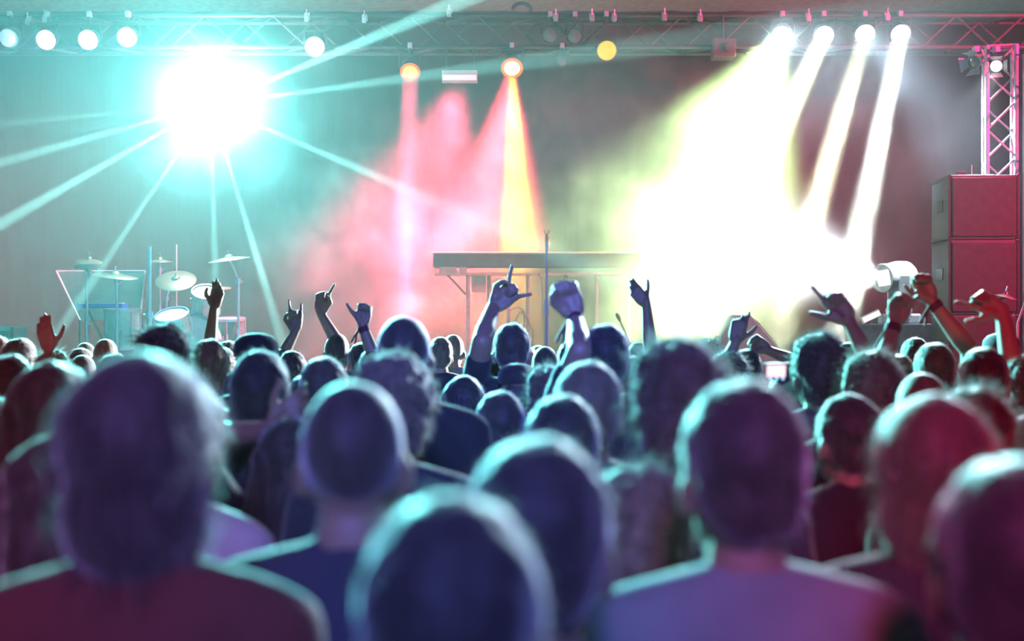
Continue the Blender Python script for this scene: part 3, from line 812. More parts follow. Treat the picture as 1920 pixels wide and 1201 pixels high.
def body_mesh(name, wd=1.0, poses=(0, 0), arms=None, voxel=0.011, ratio=None):
    mb = MB(); head_parts(mb); torso_parts(mb, 0, wd); leg_parts(mb)
    for s, i in ((-1, 0), (1, 1)):
        if arms and s in arms: arms[s](mb)
        else: relaxed_arm(mb, s, wd, poses[i])
    return remesh(mb, name, voxel, 3, ratio)

def shirt_mesh(name, wd=1.0, poses=(0, 0), arms=None, sleeve=0.62):
    mb = MB(); torso_parts(mb, 0.014, wd)
    for s, i in ((-1, 0), (1, 1)):
        sh = Vector((0.178 * s * wd, -0.005, 1.405))
        if arms and s in arms: sh, e = arms[s]
        else:
            e = Vector((0.225 * s * wd, -0.03, 1.13)) if poses[i] == 0 else Vector((0.215 * s * wd, 0.02, 1.13))
        m_ = sh.lerp(e, sleeve)
        capsule(mb, sh, m_, 0.068, 0.060)
    capsule(mb, (0, -0.015, 1.43), (0, -0.015, 1.47), 0.068, 0.064)
    def wr(co):
        f = mnoise.noise(co * 9.0) * 0.007 + mnoise.noise(co * 22.0) * 0.003
        return Vector((co.x, co.y, 0)).normalized() * f
    return remesh(mb, name, 0.014, 2, None, wr)

def trouser_mesh():
    mb = MB(); leg_parts(mb, 0.012, False)
    ellipsoid(mb, (0, -0.005, 0.94), (0.178, 0.128, 0.11))
    return remesh(mb, 'trousers', 0.02, 2)

def shoe_mesh():
    mb = MB()
    for s in (1,):
        capsule(mb, (0.0, -0.04, 0.055), (0.01, 0.14, 0.045), 0.054, 0.045)
        capsule(mb, (0.0, -0.025, 0.07), (0.0, -0.02, 0.12), 0.052, 0.05)
    me = remesh(mb, 'shoe', 0.012, 1)
    for v in me.vertices: v.co.z = max(v.co.z, 0.003)
    return me

# ---- hair: a shaped cap over the head plus loose strands
def strand_shell(me_verts, tris, base, d, length, droop, w):
    """one thin tapering strand as a 3-segment ribbon prism"""
    d = d.normalized(); t = d.orthogonal().normalized() * w; u = d.cross(t).normalized() * w
    p = base.copy(); rows = []
    for k in range(4):
        f = 1 - k / 3.3
        rows.append([p + t * f, p - t * 0.5 * f + u * 0.87 * f, p - t * 0.5 * f - u * 0.87 * f])
        d = (d + Vector((0, 0, -droop))).normalized()
        p = p + d * length / 3
    b = len(me_verts)
    for r_ in rows: me_verts.extend(r_)
    for k in range(3):
        for j in range(3):
            a0 = b + k * 3 + j; a1 = b + k * 3 + (j + 1) % 3
            tris.append([a0, a1, a1 + 3, a0 + 3])

def hair_mesh(kind, seed):
    rnd = random.Random(seed)
    mb = MB(); H = HEAD
    off = Vector((seed * 3.1, seed * 1.7, 0))
    amp, sc, nstr, slen, droop = 0.004, 30, 500, 0.02, 0.2
    if kind == 'buzz':
        ellipsoid(mb, H + Vector((0, -0.016, 0.024)), (0.0765, 0.094, 0.0965)); amp, nstr = 0.0012, 0
    elif kind == 'short':
        ellipsoid(mb, H + Vector((0, -0.014, 0.034)), (0.084, 0.104, 0.100))
        ellipsoid(mb, H + Vector((0, -0.05, -0.015)), (0.074, 0.062, 0.075)); amp, sc, nstr = 0.005, 26, 700
    elif kind == 'messy':
        ellipsoid(mb, H + Vector((0, -0.012, 0.044)), (0.092, 0.110, 0.102))
        ellipsoid(mb, H + Vector((0, -0.05, -0.02)), (0.080, 0.070, 0.085)); amp, sc, nstr, slen = 0.016, 17, 1300, 0.05
    elif kind == 'curly':
        ellipsoid(mb, H + Vector((0, -0.016, 0.040)), (0.100, 0.116, 0.104))
        ellipsoid(mb, H + Vector((0, -0.055, -0.02)), (0.092, 0.074, 0.085)); amp, sc, nstr, slen, droop = 0.018, 24, 1500, 0.035, 0.35
    elif kind in ('long', 'straight'):
        ellipsoid(mb, H + Vector((0, -0.016, 0.032)), (0.092, 0.110, 0.101))
        for s in (-1, 1):
            capsule(mb, H + Vector((0.058 * s, -0.035, 0.02)), (0.085 * s, -0.065, 1.40), 0.045, 0.045)
            capsule(mb, (0.085 * s, -0.065, 1.40), (0.075 * s, -0.125, 1.22), 0.04, 0.028)
        capsule(mb, H + Vector((0, -0.06, 0.0)), (0, -0.085, 1.38), 0.065, 0.058)
        capsule(mb, (0, -0.085, 1.38), (0, -0.135, 1.19), 0.05, 0.035)
        amp, sc, nstr, slen, droop = (0.010, 14, 1200, 0.08, 0.7) if kind == 'long' else (0.004, 12, 700, 0.07, 0.9)
    elif kind == 'bob':
        ellipsoid(mb, H + Vector((0, -0.014, 0.028)), (0.094, 0.112, 0.106))
        ellipsoid(mb, H + Vector((0, -0.03, -0.05)), (0.088, 0.082, 0.105)); amp, sc, nstr, slen, droop = 0.005, 14, 900, 0.06, 0.9
    elif kind == 'bun':
        ellipsoid(mb, H + Vector((0, -0.014, 0.030)), (0.083, 0.103, 0.099))
        ellipsoid(mb, H + Vector((0, -0.045, -0.01)), (0.072, 0.066, 0.07))
        ellipsoid(mb, H + Vector((0, -0.085, 0.115)), (0.050, 0.048, 0.042)); amp, sc, nstr, slen = 0.006, 28, 700, 0.03
    elif kind == 'pony':
        ellipsoid(mb, H + Vector((0, -0.014, 0.030)), (0.083, 0.103, 0.099))
        ellipsoid(mb, H + Vector((0, -0.045, -0.01)), (0.072, 0.066, 0.07))
        capsule(mb, H + Vector((0, -0.10, 0.05)), H + Vector((0, -0.15, 0.02)), 0.024, 0.034)
        capsule(mb, H + Vector((0, -0.15, 0.02)), (0, -0.145, 1.36), 0.034, 0.018); amp, sc, nstr, slen, droop = 0.006, 22, 700, 0.05, 0.5
    elif kind == 'cap':
        ellipsoid(mb, H + Vector((0, -0.05, -0.015)), (0.076, 0.064, 0.075)); amp, nstr, slen = 0.003, 200, 0.015
    # keep the face free: push the cap's front back
    def disp(co):
        c = co - H
        nrm = Vector((c.x / 0.08, c.y / 0.1, c.z / 0.1)); nrm.normalize()
        f = mnoise.noise(co * sc + off) * amp + mnoise.noise(co * sc * 2.3 + off) * amp * 0.5
        v = nrm * f
        if co.y > H.y + 0.055 and co.z < H.z + 0.045: v += Vector((0, -(co.y - H.y - 0.055) * 1.0, 0))
        return v
    me = remesh(mb, kind + '_hair', 0.009 if kind != 'buzz' else 0.008, 2, None, disp)
    if nstr:
        vs = [v.co.copy() for v in me.vertices]; ns = [v.normal.copy() for v in me.vertices]
        fs = [list(p.vertices) for p in me.polygons]
        ok = [i for i in range(len(vs)) if not (vs[i].y > H.y + 0.06 and vs[i].z < H.z + 0.05)]
        nv = []; nf = []
        for _ in range(nstr):
            i = rnd.choice(ok)
            d = ns[i] * 0.8 + Vector((rnd.uniform(-.6, .6), rnd.uniform(-.6, .6), rnd.uniform(-.5, .5)))
            if kind in ('long', 'straight', 'pony'): d += Vector((0, -0.2, -0.9))
            strand_shell(nv, nf, vs[i] - ns[i] * 0.003, d, slen * rnd.uniform(0.5, 1.2), droop, 0.0011)
        b = len(vs)
        me2 = bpy.data.meshes.new(me.name)
        me2.from_pydata([tuple(v) for v in vs + nv], [], fs + [[b + i for i in f] for f in nf])
        for p in me2.polygons: p.use_smooth = True
        bpy.data.meshes.remove(me); me = me2
    return me

def cap_hat_mesh():
    mb = MB(); H = HEAD
    mb.lathe(H + Vector((0, -0.012, 0.03)), (0, 0.06, 1), [(0.090, 0), (0.094, 0.03), (0.088, 0.06), (0.066, 0.085), (0.03, 0.097), (0.001, 0.100)], 28, cap=True)
    for i in range(len(mb.v)): mb.v[i].y = H.y - 0.012 + (mb.v[i].y - (H.y - 0.012)) * 1.13
    b = len(mb.v)
    for k in range(9):                      # visor
        w = math.pi * (0.15 + 0.7 * k / 8)
        for (rr, dz) in ((0.09, 0.034), (0.175, 0.018), (0.175, 0.012), (0.09, 0.026)):
            mb.v.append(H + Vector((math.cos(w) * min(rr, 0.11) * 0.92, math.sin(w) * rr * 1.02 - 0.01, dz)))
    for k in range(8):
        for j in range(4):
            mb.f.append([b + k * 4 + j, b + k * 4 + (j + 1) % 4, b + (k + 1) * 4 + (j + 1) % 4, b + (k + 1) * 4 + j])
    mb.f.append([b + j for j in range(4)]); mb.f.append([b + 32 + j for j in reversed(range(4))])
    mb.sphere(H + Vector((0, -0.004, 0.131)), 0.007, 8, 6)
    me = bpy.data.meshes.new('cap'); me.from_pydata([tuple(v) for v in mb.v], [], mb.f)
    bm = bmesh.new(); bm.from_mesh(me); bmesh.ops.recalc_face_normals(bm, faces=bm.faces)
    for f in bm.faces: f.smooth = True
    bm.to_mesh(me); bm.free(); return me

SKIN = [mat('skin_' + n, c, 0.5, var=0.06, bump=0.05, bscale=90, sheen=0.15) for n, c in (('fair', (0.27, 0.17, 0.13)), ('tan', (0.2, 0.12, 0.09)), ('brown', (0.16, 0.09, 0.06)))]
HAIRM = {n: mat('hair_' + n, c, 0.62, var=0.35, scale=60, stretch=(1, 1, 0.25), spec=0.35, sheen=s) for n, c, s in
         (('black', (0.028, 0.026, 0.027), 0.7), ('dark', (0.042, 0.034, 0.032), 0.7), ('brown', (0.07, 0.05, 0.04), 0.7), ('fair', (0.15, 0.11, 0.08), 0.6), ('grey', (0.2, 0.2, 0.2), 0.3))}
SHIRTM = {n: mat('shirt_' + n, c, 0.85, var=0.1, bump=0.3, bscale=240, sheen=0.25) for n, c in
          (('black', (0.025, 0.025, 0.03)), ('navy', (0.03, 0.032, 0.05)), ('grey', (0.13, 0.13, 0.14)), ('red', (0.28, 0.02, 0.03)), ('white', (0.4, 0.4, 0.4)), ('pale', (0.18, 0.2, 0.2)), ('olive', (0.08, 0.09, 0.05)), ('plum', (0.12, 0.04, 0.09)), ('orange', (0.11, 0.025, 0.02)))}
TROU = mat('denim', (0.05, 0.06, 0.10), 0.9, bump=0.3, bscale=300)
SHOEM = mat('shoe_rubber', (0.04, 0.04, 0.04), 0.6)
BANDM = mat('wristband_cloth', (0.10, 0.03, 0.05), 0.8)

ARCH = {}
for wn, wd in (('m', 1.0), ('f', 0.88)):
    for pn, poses in (('a', (0, 0)),):
        ARCH[wn + pn] = (body_mesh('person_body', wd, poses, voxel=0.012), shirt_mesh('shirt', wd, poses))
TROUSERS = trouser_mesh(); SHOE = shoe_mesh(); CAPME = cap_hat_mesh()
HAIRS = {k: [hair_mesh(k, s) for s in range(2 if k in ('short', 'messy', 'long') else 1)] for k in ('buzz', 'short', 'messy', 'curly', 'long', 'straight', 'bob', 'bun', 'pony', 'cap')}
TOP = {k: max(max(v.co.z for v in m.vertices if True) for m in ms) for k, ms in HAIRS.items()}
for k in TOP: TOP[k] = {'buzz': 1.737, 'short': 1.752, 'messy': 1.768, 'curly': 1.768, 'long': 1.755, 'straight': 1.750, 'bob': 1.755, 'bun': 1.775, 'pony': 1.747, 'cap': 1.765}[k]
HW = {'buzz': 0.160, 'short': 0.170, 'messy': 0.188, 'curly': 0.205, 'long': 0.190, 'straight': 0.185, 'bob': 0.190, 'bun': 0.170, 'pony': 0.170, 'cap': 0.178}

def put(me, name, material, parent=None):
    o = bpy.data.objects.new(name, me); COL.objects.link(o)
    if not me.materials: me.materials.append(None)
    o.material_slots[0].link = 'OBJECT'; o.material_slots[0].material = material
    if parent: o.parent = parent
    return o

def two_bone(S_, W_, hint, l1, l2):
    d = W_ - S_; L = d.length
    if L > (l1 + l2) * 0.995:
        k = L / ((l1 + l2) * 0.995); l1 *= k; l2 *= k
    a = (l1 * l1 - l2 * l2 + L * L) / (2 * L)
    h = math.sqrt(max(0, l1 * l1 - a * a)); u = d / L
    p = hint - S_; p = p - u * p.dot(u)
    p = p.normalized() if p.length > 1e-4 else Vector((0, 1, 0))
    return S_ + u * a + p * h

N_ARM = [0]
def build_person(px, ytop, w, hair, label, hcol='dark', shirt='black', skin=0, arch='ma', yaw=0.0, d=None, arms=None, band=None, hv=0, sleeve=0.62):
    """person seen at pixel (px, ytop) with head width w px; arms: list of raised arms"""
    top = TOP[hair]
    D = d if d else 0.98 * HW[hair] * F_PX / w
    pt = P(px, ytop, D)
    s = pt.z / top
    wd = 1.0 if arch[0] == 'm' else 0.88
    loc = Vector((pt.x, D, 0))
    if arms:
        fn = {}; sh_arm = {}; bands = []
        for A in arms:
            side = A['side']
            Wp = (P(*A['wrist'], D + A.get('dy', 0.1)) - loc) / s
            Ep = (P(*A['elbow'], D + A.get('ey', A.get('dy', 0.1) * 0.4)) - loc) / s
            sh = Vector((0.172 * side * wd, 0.0, 1.43))
            E = two_bone(sh, Wp, Ep, 0.285, 0.255)
            zdir = Vector((A['dir'][0], A.get('dz', 0.1), -A['dir'][1]))
            th = Vector((A['thumb'][0], A.get('tz', 0.0), -A['thumb'][1]))
            def f(mb, sh=sh, E=E, Wp=Wp, zdir=zdir, th=th, A=A):
                arm_parts(mb, sh, E, Wp, A.get('fat', 1.0))
                hand_flip[0] = A.get('flip', False)
                hand_parts(mb, Wp + zdir.normalized() * 0.012, zdir, th, A['curl'], A.get('k', 1.0) , A.get('spread', 0.1), A.get('tc', 0.3), 1.12)
                hand_flip[0] = False
            fn[side] = f; sh_arm[side] = (sh, E)
            if A.get('band'): bands.append((E, Wp, A['band']))
        bme = body_mesh('person_body', wd, (0, 0), fn, 0.0068, 0.35)
        sme = shirt_mesh('shirt', wd, (0, 0), sh_arm, sleeve)
    else:
        bme, sme = ARCH[arch]; bands = []
    o = put(bme, 'person', SKIN[skin]); tag(o, label, 'person', 'concert crowd')
    o.location = loc; o.scale = (s, s, s); o.rotation_euler = (0, 0, math.radians(yaw) if not arms else 0)
    put(sme, 'shirt', SHIRTM[shirt], o)
    put(TROUSERS, 'trousers', TROU, o)
    for sg in (-1, 1):
        q = put(SHOE, 'shoe', SHOEM, o); q.location = (0.108 * sg, 0, 0); q.scale = (1, 1, 1)
    hs_ = HAIRS[hair]
    put(hs_[hv % len(hs_)], 'hair', HAIRM[hcol], o)
    if hair == 'cap': put(CAPME, 'cap', SHIRTM['black'] if shirt != 'black' else SHIRTM['navy'], o)
    for (E, W_, kind) in bands:
        ax = (W_ - E).normalized(); c = W_ - ax * (0.02 if kind != 'arm' else 0.19)
        r = 0.030 if kind != 'arm' else 0.046
        MB().lathe(c - ax * 0.016, ax, [(r, 0), (r * 1.05, 0.006), (r * 1.05, 0.026), (r, 0.032)], 16, cap=False).build('wristband', BANDM, o, True)
        if kind == 'ribbon':
            t0 = c + Vector((-0.026, -0.01, 0))
            for q1, q2 in (((-0.02, 0, -0.03), (-0.045, 0, -0.075)), ((-0.015, 0, -0.035), (-0.02, 0, -0.085))):
                MB().tube([t0, t0 + Vector(q1), t0 + Vector(q2)], 0.006, 6).build('ribbon_end', BANDM, o, True)
    PEOPLE.append((label, loc.copy(), s, D))
    return o
PEOPLE = []
QUEUE = []
def person(px, ytop, w, hair, label, *a, **k):
    QUEUE.append([(px, ytop, w, hair, label) + a, k, k.get('d') or 0.98 * HW[hair] * F_PX / w])
def build_crowd():
    # shift neighbours a little nearer or farther along their line of sight until nobody stands in another
    base = [q[2] for q in QUEUE]; D = [min(d, 10.9) for d in base]
    for it in range(1500):
        moved = False
        for i in range(len(D)):
            for j in range(i):
                x0 = (QUEUE[i][0][0] - 960) / F_PX * D[i]; x1 = (QUEUE[j][0][0] - 960) / F_PX * D[j]
                u = abs(x0 - x1) / 0.50
                if u >= 1: continue
                need = 0.34 * math.sqrt(1 - u * u) + 0.01
                g = abs(D[i] - D[j])
                if g < need:
                    moved = True
                    a, b = (i, j) if (base[i], i) > (base[j], j) else (j, i)
                    m_ = (need - g) * 0.5 if D[a] >= D[b] else (need + g) * 0.5
                    D[a] += m_ * 0.6; D[b] -= m_ * 0.6
        for i in range(len(D)): D[i] = max(base[i] * (0.8 if base[i] < 4 else 0.72), min(D[i], base[i] * (1.25 if base[i] < 4 else 1.5), 11.25))
        if not moved: break
    for q, d in zip(QUEUE, D):
        q[1]['d'] = d
        build_person(*q[0], **q[1])
# ------------------------------------------------------------------ the crowd, near to far
FIST = (1, 1, 1, 1); OPEN = (0.05, 0.05, 0.08, 0.1); HORNS = (0.05, 1, 1, 0.05); POINT = (0.02, 1, 1, 1)
# --- nearest rows
person(845, 918, 292, 'short', 'near person with round dark head at the bottom centre, teal rim over the crown', 'dark', 'black', hv=1)
person(1900, 850, 300, 'short', 'near person cut off by the bottom right corner, pale rim down the left', 'black', 'plum', yaw=-10)
person(1395, 705, 222, 'short', 'near person in a pale shirt, shoulder glowing teal at the bottom right', 'dark', 'pale', yaw=6)
person(258, 645, 240, 'bob', 'near tall person with smooth thick hair at the left, teal rim on top', 'dark', 'orange', arch='fa', yaw=4)
person(1010, 812, 228, 'short', 'near person with a thick teal rim over the head, right of the bottom centre', 'dark', 'black', yaw=-8)
person(1750, 728, 205, 'bob', 'near thick-haired person at the right, dark crimson with bright ear side', 'brown', 'black', arch='fa', yaw=-12)
person(662, 712, 196, 'buzz', 'near person with close-cropped hair and both ears lit, left of centre', 'dark', 'navy')
person(340, 708, 165, 'pony', 'person half hidden behind the tall long-haired one, pale shoulder lit teal', 'brown', 'white', arch='fa', yaw=-25, sleeve=0.1)
person(1195, 868, 192, 'messy', 'short person with ruffled pale-rimmed hair, right of the bottom centre', 'fair', 'navy', arch='fa', yaw=10)
person(1272, 624, 172, 'messy', 'tall person with shaggy hair and teal left edge, right of centre', 'brown', 'navy', hv=1, yaw=-5)
person(735, 655, 178, 'curly', 'person with bright teal curly hair behind the close-cropped one', 'fair', 'navy', yaw=-6)
person(545, 772, 160, 'long', 'person with long hair and a lit hand raised beside it, left of centre', 'dark', 'black', arch='fa', d=3.0,
       arms=[dict(side=-1, wrist=(508, 806), elbow=(462, 900), dir=(0.75, -0.66), thumb=(-0.5, -0.6), curl=(0.25, 0.45, 0.6, 0.6), dy=0.12, tc=0.2)])
person(95, 668, 150, 'long', 'person with loose long hair at the left, bright rim on the crown', 'brown', 'plum', arch='fa', yaw=8)
person(487, 654, 126, 'short', 'person with smooth round head and thin teal outline, left of centre', 'black', 'black', hv=1)
person(1055, 736, 150, 'short', 'person with dark hair in front of the shaggy pale-rimmed head, centre', 'dark', 'navy', yaw=5)
person(1103, 673, 130, 'short', 'person with bright teal-rimmed hair below the big raised fist', 'fair', 'grey', yaw=-4)
person(757, 591, 118, 'buzz', 'tall shaven-headed person standing out above the crowd, left of centre', 'dark', 'black')
person(938, 730, 122, 'short', 'person with dark round head and ruffled lit top, centre', 'dark', 'black', yaw=12)
person(1825, 722, 150, 'messy', 'dark-haired person between the long-haired one and the right edge', 'black', 'black', yaw=-8)
person(-25, 740, 125, 'short', 'person low at the left edge, cut off by it, beside the loose long hair', 'dark', 'plum', yaw=-20)
person(18, 662, 98, 'short', 'dark round head near the left edge with a teal arc on top', 'dark', 'black')
person(305, 604, 100, 'messy', 'tall person with flat-topped dark hair in front of the drum kit', 'dark', 'black', yaw=10)
person(607, 666, 92, 'short', 'person with teal-edged round head below the pointing arm', 'brown', 'navy')
person(1535, 622, 98, 'messy', 'tall person with tousled hair in front of the white smoke', 'brown', 'grey', yaw=6)
person(1633, 655, 104, 'messy', 'person with lit tousled hair below the crossed forearms, right', 'fair', 'black', yaw=-10)
person(1728, 697, 92, 'buzz', 'bald-headed person with a pale lit crown, right', 'fair', 'red')
person(1845, 648, 94, 'short', 'person with round crimson-dark head before the speaker stack', 'dark', 'black', yaw=-15)
person(1925, 662, 96, 'curly', 'person with fuzzy pale-edged hair at the right edge', 'dark', 'plum', d=4.6,
       arms=[dict(side=-1, wrist=(1880, 585), elbow=(1938, 652), dir=(-0.85, -0.45), thumb=(-0.5, 0.75), curl=(0.05, 0.75, 0.95, 1), dy=0.1, tc=0.0, spread=0.3)])
person(480, 614, 76, 'cap', 'person wearing a cap with a pale outline, in front of the right cymbal stand', 'dark', 'navy', yaw=10)
person(393, 633, 68, 'short', 'person with pale-rimmed head right of the flat-topped one', 'fair', 'black')
# --- raised arms, middle rows
person(1135, 604, 92, 'short', 'tall person punching a big fist into the air, right of the microphone stand', 'black', 'black', d=4.45,
       arms=[dict(side=-1, wrist=(1079, 596), elbow=(1086, 720), ey=-0.3, dir=(-0.35, -1), thumb=(-1, 0.2), curl=(0.95, 1, 1, 1), dy=0.08, tc=0.9, fat=1.0, k=1.12, band='ribbon')])
person(1655, 668, 84, 'short', 'person raising both forearms, one hand pointing up and one fist, right', 'dark', 'black', d=4.75,
       arms=[dict(side=-1, wrist=(1593, 604), elbow=(1622, 690), dir=(-0.55, -0.8), thumb=(-0.8, 0.5), curl=(0.02, 1, 1, 1), dy=0.1, tc=0.0, k=1.1),
             dict(side=1, wrist=(1676, 607), elbow=(1650, 690), dir=(0.42, -0.9), thumb=(-0.9, -0.3), curl=(1, 1, 1, 0.35), dy=0.1, tc=0.9, band='ribbon')])
person(1752, 640, 76, 'short', 'short-haired person raising a hooked hand before the moving head light', 'dark', 'black', d=5.5,
       arms=[dict(side=1, wrist=(1748, 566), elbow=(1805, 655), dir=(-0.45, -0.9), thumb=(-1, 0.35), curl=(0.6, 0.75, 0.8, 0.85), dy=0.05, tc=0.25, band='ribbon')])
person(960, 603, 64, 'short', 'tall person making a horns sign with bent wrist left of the microphone stand', 'dark', 'black', d=6.3,
       arms=[dict(side=-1, wrist=(924, 576), elbow=(890, 670), ey=-0.4, dir=(0.72, -0.65), thumb=(-0.6, -0.75), curl=(0.03, 0.95, 0.9, 0.08), dy=0.05, tc=0.8, fat=1.1, spread=0.75, k=1.15)])
person(700, 652, 56, 'short', 'person holding up a fist with the thumb up, left of the shaven tall head', 'dark', 'black', d=7.0,
       arms=[dict(side=-1, wrist=(680, 610), elbow=(664, 680), dir=(0.1, -1), thumb=(-0.9, -0.6), curl=FIST, dy=0.0, tc=0.0, band='ribbon')])
person(530, 650, 56, 'short', 'person making a rock horns hand sign in the teal haze', 'dark', 'black', d=7.2,
       arms=[dict(side=1, wrist=(553, 622), elbow=(552, 690), dir=(0.0, -1), thumb=(-1, 0.0), curl=HORNS, dy=0.0, tc=0.9, k=1.05)])
person(632, 624, 50, 'buzz', 'person pointing one finger up with a banded forearm, left of the pink smoke', 'dark', 'black', d=8.0,
       arms=[dict(side=-1, wrist=(602, 588), elbow=(590, 660), dir=(0.1, -1), thumb=(1, -0.2), curl=(0.02, 1, 1, 1), dy=0.0, tc=0.9, spread=0.45, k=1.1, band='arm', flip=True)])
person(1262, 655, 60, 'short', 'person lifting an open bent hand against the white smoke', 'dark', 'black', d=7.4,
       arms=[dict(side=-1, wrist=(1212, 570), elbow=(1246, 650), dir=(-0.55, -0.7), thumb=(0.5, -0.8), curl=(0.15, 0.2, 0.3, 0.5), dy=0.0, tc=0.0)])
person(1367, 655, 64, 'messy', 'person raising a loose three-fingered hand before the white smoke', 'dark', 'navy', d=6.2,
       arms=[dict(side=1, wrist=(1378, 643), elbow=(1362, 700), dir=(0.25, -0.97), thumb=(0.9, -0.1), curl=(0.15, 0.35, 0.7, 0.7), dy=0.0, tc=0.15, spread=0.2)])
person(1400, 652, 56, 'short', 'person with a low clenched fist angled left, below the white smoke', 'dark', 'black', d=7.0,
       arms=[dict(side=1, wrist=(1441, 657), elbow=(1478, 700), dir=(-0.8, -0.55), thumb=(-0.4, 0.9), curl=FIST, dy=0.0, tc=0.9)])
person(98, 655, 60, 'messy', 'person waving an open hand at the left before the dark backdrop', 'fair', 'grey', d=6.8,
       arms=[dict(side=-1, wrist=(93, 658), elbow=(78, 715), dir=(-0.25, -0.95), thumb=(0.9, -0.3), curl=(0.1, 0.1, 0.1, 0.15), dy=0.0, tc=0.2, k=1.1)])
person(418, 650, 54, 'short', 'person stretching one straight dark arm up beside the bass drum', 'dark', 'black', d=7.6,
       arms=[dict(side=-1, wrist=(401, 578), elbow=(394, 640), dir=(0.2, -1), thumb=(-0.6, 0.2), curl=(0.3, 0.2, 0.3, 0.4), dy=0.0, tc=0.6)])
# --- farther heads
far = [
    (36, 632, 58, 'short', 'small dark head with a lit parting near the left edge', 'dark', 0),
    (-4, 628, 52, 'short', 'head cut by the left edge below the equipment case', 'fair', 0),
    (155, 664, 52, 'buzz', 'head with a thin pale arc left of the tall long-haired person, lowest of three', 'dark', 0),
    (152, 651, 48, 'short', 'head with a thin pale arc left of the tall long-haired person, middle of three', 'dark', 0),
    (160, 641, 40, 'buzz', 'farthest small head with a thin arc below the left cymbal stand', 'dark', 0),
    (198, 634, 46, 'buzz', 'bald teal-lit head in front of the floor tom', 'fair', 1),
    (428, 637, 44, 'short', 'small dark head between the cap wearer and the bass drum', 'black', 0),
    (548, 656, 56, 'short', 'head with a golden rim below the horns hand sign', 'brown', 0),
    (678, 640, 54, 'short', 'dark head left of the shaven tall head, behind the curly one', 'black', 0),
    (826, 630, 46, 'short', 'small lit-sided head right of the shaven tall head', 'fair', 0),
    (850, 626, 42, 'buzz', 'small pale-edged head beside the desk leg', 'fair', 1),
    (905, 643, 62, 'short', 'dark head at the foot of the horns-signing arm', 'black', 0),
    (942, 653, 70, 'messy', 'dark ruffled head below the horns signer', 'dark', 0),
    (970, 672, 72, 'cap', 'person in a dark cap among the centre heads', 'dark', 0),
    (1022, 648, 52, 'buzz', 'bald head at the foot of the microphone stand', 'dark', 2),
    (990, 650, 40, 'short', 'tiny dark head left of the bald one at the microphone stand', 'dark', 0),
    (1008, 646, 38, 'short', 'tiny dark head just behind the bald one at the microphone stand', 'black', 0),
    (1028, 682, 96, 'messy', 'tousled head in the centre, behind the dark round one', 'brown', 0),
    (1074, 634, 58, 'short', 'head half hidden behind the big raised fist', 'dark', 0),
    (1196, 640, 44, 'short', 'small gold-rimmed head right of the fist puncher', 'fair', 0),
    (1190, 664, 66, 'short', 'dark head left of the tall shaggy one', 'dark', 0),
    (1330, 632, 46, 'messy', 'fuzzy greenish head right of the tall shaggy one', 'fair', 0),
    (1352, 660, 58, 'long', 'head with a pale arc below the loose raised hand', 'brown', 0),
    (1590, 640, 56, 'short', 'dark head between the tousled tall one and the crossed forearms', 'dark', 0),
    (1682, 662, 72, 'short', 'dark head behind the lit tousled one, right', 'dark', 0),
    (1716, 631, 54, 'short', 'dark round head below the moving head light', 'black', 0),
    (1772, 682, 60, 'buzz', 'small head with a thin pale arc right of the bald one', 'dark', 0),
    (1878, 616, 58, 'cap', 'person in a pale-lit cap before the right speaker stack', 'dark', 0),
    (1652, 742, 84, 'short', 'small head with a golden arc beside the long-haired one, right', 'fair', 0),
    (1912, 772, 100, 'bun', 'head at the right edge with its hair in a knot', 'dark', 0),
    (1480, 690, 84, 'straight', 'smooth-haired head behind the glowing phone', 'dark', 0),
    (450, 690, 70, 'short', 'dark head left of the smooth round teal-outlined one', 'dark', 0),
    (575, 700, 80, 'short', 'dark head behind the one with the raised lit hand', 'dark', 0),
    (870, 700, 86, 'long', 'long-haired head between the curly one and the centre heads', 'black', 0),
    (1185, 735, 110, 'straight', 'long smooth-haired head below the left edge of the tall shaggy one', 'dark', 0),
    (1590, 735, 120, 'short', 'dark head right of the pale-shirted person', 'dark', 0),
    (215, 660, 70, 'short', 'teal-lit head hidden behind the tall long-haired person', 'brown', 0),
    (410, 760, 120, 'short', 'dark head below the pale-rimmed one, left', 'dark', 0),
    (115, 800, 190, 'long', 'dark long-haired head low at the left', 'dark', 0),
]
shirts = ['black', 'navy', 'grey', 'black', 'plum', 'olive', 'black', 'red']
archs = ['ma', 'ma', 'fa']
for i, (px, yt, w_, hr, lab, hc, sk) in enumerate(far):
    person(px, yt, w_, hr, lab, hc, shirts[i % 8], sk, archs[i % 3] if hr not in ('long', 'straight', 'bun') else 'fa', yaw=(i * 37) % 50 - 25, hv=i)

build_crowd()

# glowing phone held up in the crowd
c = P(1457, 697, 4.3)
t = thing('phone', 'small glowing phone screen held up on the right of the crowd', 'phone', c, (math.radians(8), 0, math.radians(6)))
MB().box((0, 0.005, 0), (0.084, 0.011, 0.060)).build('body', M['black'], t, bevel=0.004)
MB().box((-0.004, -0.002, 0.004), (0.064, 0.004, 0.040)).build('screen', M['screen'], t)
for k in range(3):
    MB().lathe((-0.022 + 0.021 * k, -0.001, -0.022), (0, -1, 0), [(0.005, 0), (0.005, 0.003)], 12).build('button', M['screen_dot'], t)
